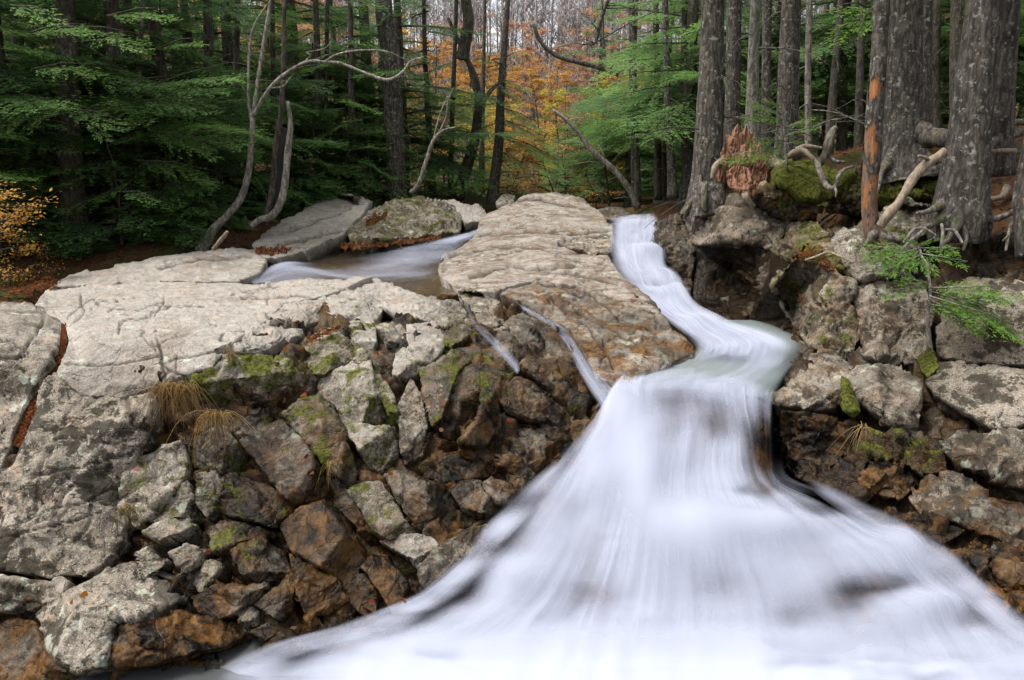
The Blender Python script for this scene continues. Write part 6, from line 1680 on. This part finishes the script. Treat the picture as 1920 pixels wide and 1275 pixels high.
def bank_litter():
    rg = np.random.default_rng(31)
    n = 9000
    x = np.concatenate([rg.uniform(-9, -2.6, n), rg.uniform(3, 9, 2500)]); y = np.concatenate([rg.uniform(9.5, 22, n), rg.uniform(10, 18, 2500)])
    z = tz(x, y) + .10 * fbm(np.column_stack([x, y, tz(x, y)]), .9, 4, 3) + rg.uniform(.015, .05, len(x))
    V = leaf_quads(np.column_stack([x, y, z]), np.array([0, 0, 1.]), np.full(len(x), .075), rg, .35)
    o = link('leaf_litter', quads_mesh('leaf_litter', V, np.repeat(rg.random(len(x)), 4), LITTER))
    tag(o, 'fallen brown and rust leaves covering the forest floor', None, None, 'stuff')
bank_litter()
def rock_litter(txt, wid, n, dset, label, push, sz=.05, mat=LITTER, needle=False):
    rg = np.random.default_rng(len(txt))
    c = poly(txt); q = catmull(c, 200)
    i = rg.integers(0, 200, n)
    w_ = np.interp(i, np.linspace(0, 199, len(wid)), wid)
    p = q[i] + rg.normal(0, .45, (n, 2)) * w_[:, None]
    k = depth(dset, p[:, 0], p[:, 1]) - push - rg.uniform(0, .03, n)
    C = Pn(p[:, 0], p[:, 1], k)
    V = leaf_quads(C, np.array([0, -.7, .7]), np.full(n, sz), rg, .5)
    if needle: pass
    o = link(name_ := 'needle_litter' if needle else 'leaf_litter', quads_mesh(name_, V, np.repeat(rg.random(n) * (.55 if needle else 1), 4), mat))
    tag(o, label, None, None, 'stuff')
rock_litter('118,606 112,640 100,680 82,715 62,755 45,795 30,830', [7, 12, 15, 17, 15, 12, 8], 3000, 'L', 'strip of rust-brown needles filling the crevice beside the pale slab', -.10, .03, LITTER, True)
rock_litter('1490,470 1510,478 1530,470 1545,490 1560,505', [12, 14, 12], 300, 'R', 'rusty needles on the moss-covered rock', .14, .04)
rock_litter('640,462 690,458 760,452 820,445', [6, 7, 6], 260, 'P', 'rust leaves caught along the far edge of the left pool', .15, .09)
rock_litter('690,420 720,400 745,385', [8, 9, 6], 200, 'P', 'rust leaves in the dip beside the humped boulder', .2, .09)
rock_litter('480,470 510,470 540,466', [8, 9, 6], 160, 'P', 'rust leaves on the far rocks left of the pool', .1, .08)
rock_litter('575,642 600,628 640,612', [6, 7, 5], 90, 'L', 'orange leaves along the ledge under the pale slab', .18, .05)
rock_litter('0,560 40,545 100,528', [14, 16, 12], 500, 'P', 'rust leaves along the edge of the long low rock', .05, .07)
# single leaves
LEAFM = [autumn_material('orange_leaf', [(.12, .040, .010), (.17, .060, .014)]), autumn_material('red_leaf', [(.09, .018, .012), (.12, .028, .02)]), autumn_material('pink_leaf', [(.20, .085, .075), (.22, .10, .085)])]
def leaf_mesh(kind):
    rg = np.random.default_rng(kind)
    n = 12; t = np.linspace(0, 1, n)
    w_ = .34 * np.sin(np.pi * t ** .85) * (1 + .12 * np.cos(t * 40))
    mid = np.column_stack([t - .5, t * 0, .10 * np.sin(t * 3)])
    L_ = mid + np.column_stack([t * 0, w_, .10 * w_ + .03 * rg.normal(size=n)]); R_ = mid + np.column_stack([t * 0, -w_, .14 * w_])
    V = np.vstack([L_, mid, R_]); i = np.arange(n - 1)
    Q = np.vstack([np.column_stack([i, i + n, i + n + 1, i + 1]), np.column_stack([i + n, i + 2 * n, i + 2 * n + 1, i + n + 1])])
    return V, Q
LV = [[new_mesh('fallen_leaf', *leaf_mesh(k), LEAFM[k], True, np.tile([.5, 0, 0, 1], (36, 1))) for k in range(3)]][0]
for i, (px, py, kd, sz, ds, lab) in enumerate([
    (158, 1116, 0, .085, 'L', 'longer tawny leaf of the two on the flat-topped grey block'), (137, 1127, 0, .07, 'L', 'smaller dark orange leaf of the two on the flat-topped grey block'),
    (245, 1056, 0, .06, 'L', 'orange leaf in the notch above the flat-topped grey block'), (290, 1102, 1, .05, 'L', 'curled leaf at the right end of the flat-topped grey block'),
    (416, 1106, 0, .085, 'L', 'bright orange leaf on the wet brown slab stones'), (327, 1040, 0, .07, 'L', 'orange leaf on the small lichen stone'), (352, 1046, 0, .06, 'L', 'brown leaf right of the small lichen stone leaf'),
    (240, 922, 0, .08, 'L', 'orange leaf by the small green grass tuft'), (258, 880, 2, .07, 'L', 'pink leaf on the lichen-mottled block'), (300, 864, 0, .06, 'L', 'orange leaf at the top of the lichen-mottled block'),
    (218, 567, 2, .07, 'L', 'pink leaf on top of the pale slab'), (291, 622, 2, .06, 'L', 'pink leaf near the front edge of the pale slab'), (600, 727, 2, .06, 'L', 'pink leaf on the tall mossy slab'),
    (570, 742, 0, .09, 'L', 'orange leaf under the tall mossy slab'), (827, 806, 2, .06, 'L', 'pink leaf at the tip of the leaning bright slab'), (585, 888, 0, .06, 'L', 'hanging orange leaf in the wet stones'),
    (574, 855, 1, .06, 'L', 'red leaf in the wet stones'), (732, 889, 0, .06, 'L', 'orange leaf at the top of the brown slab'), (844, 909, 0, .08, 'L', 'orange leaf on the brown slab near the falls'),
    (1045, 856, 0, .09, 'L', 'vivid orange leaf right beside the falls'), (757, 1126, 0, .08, 'L', 'orange leaf at the foot of the rusty leaning stone'), (697, 1128, 1, .06, 'L', 'red leaf left of the rusty leaning stone'),
    (677, 1115, 0, .06, 'L', 'orange leaf on the dark stone near the pool'), (536, 655, 0, .08, 'L', 'orange leaf hanging on the ledge under the slab'), (430, 893, 0, .05, 'L', 'orange leaf under the straw-coloured grass'),
    (390, 1036, 1, .06, 'L', 'dark red leaf among the small lichen stones'), (1607, 676, 0, .07, 'R', 'orange leaf in the gap above the bright grey boulder'), (1650, 797, 0, .06, 'R', 'orange leaf under the bright grey boulder'),
    (955, 788, 1, .06, 'L', 'red leaf in the dark gap beside the leaning slab'), (700, 893, 1, .05, 'L', 'rust leaf below the tall mossy slab'), (610, 570, 0, .07, 'L', 'orange leaf on the ledge by the left pool')]):
    rgl = np.random.default_rng(700 + i)
    k = float(depth(ds, np.array([px]), np.array([py]))[0]) - .16
    o = link('fallen_leaf', LV[kd], None, Pn(np.array([px]), np.array([py]), np.array([k]))[0])
    o.scale = (sz,) * 3
    o.rotation_euler = (rgl.uniform(.3, .9), rgl.uniform(-.3, .3), rgl.uniform(0, 6.28))
    tag(o, lab, 'leaf', 'fallen leaves on the rocks')
# leaning stick by the far rocks
wood('stick', '400,466,13.2,7 412,452,13.1,8 426,435,13,6', 'bare pointed stick leaning at the edge of the left woods', DRIFT, 'stick')
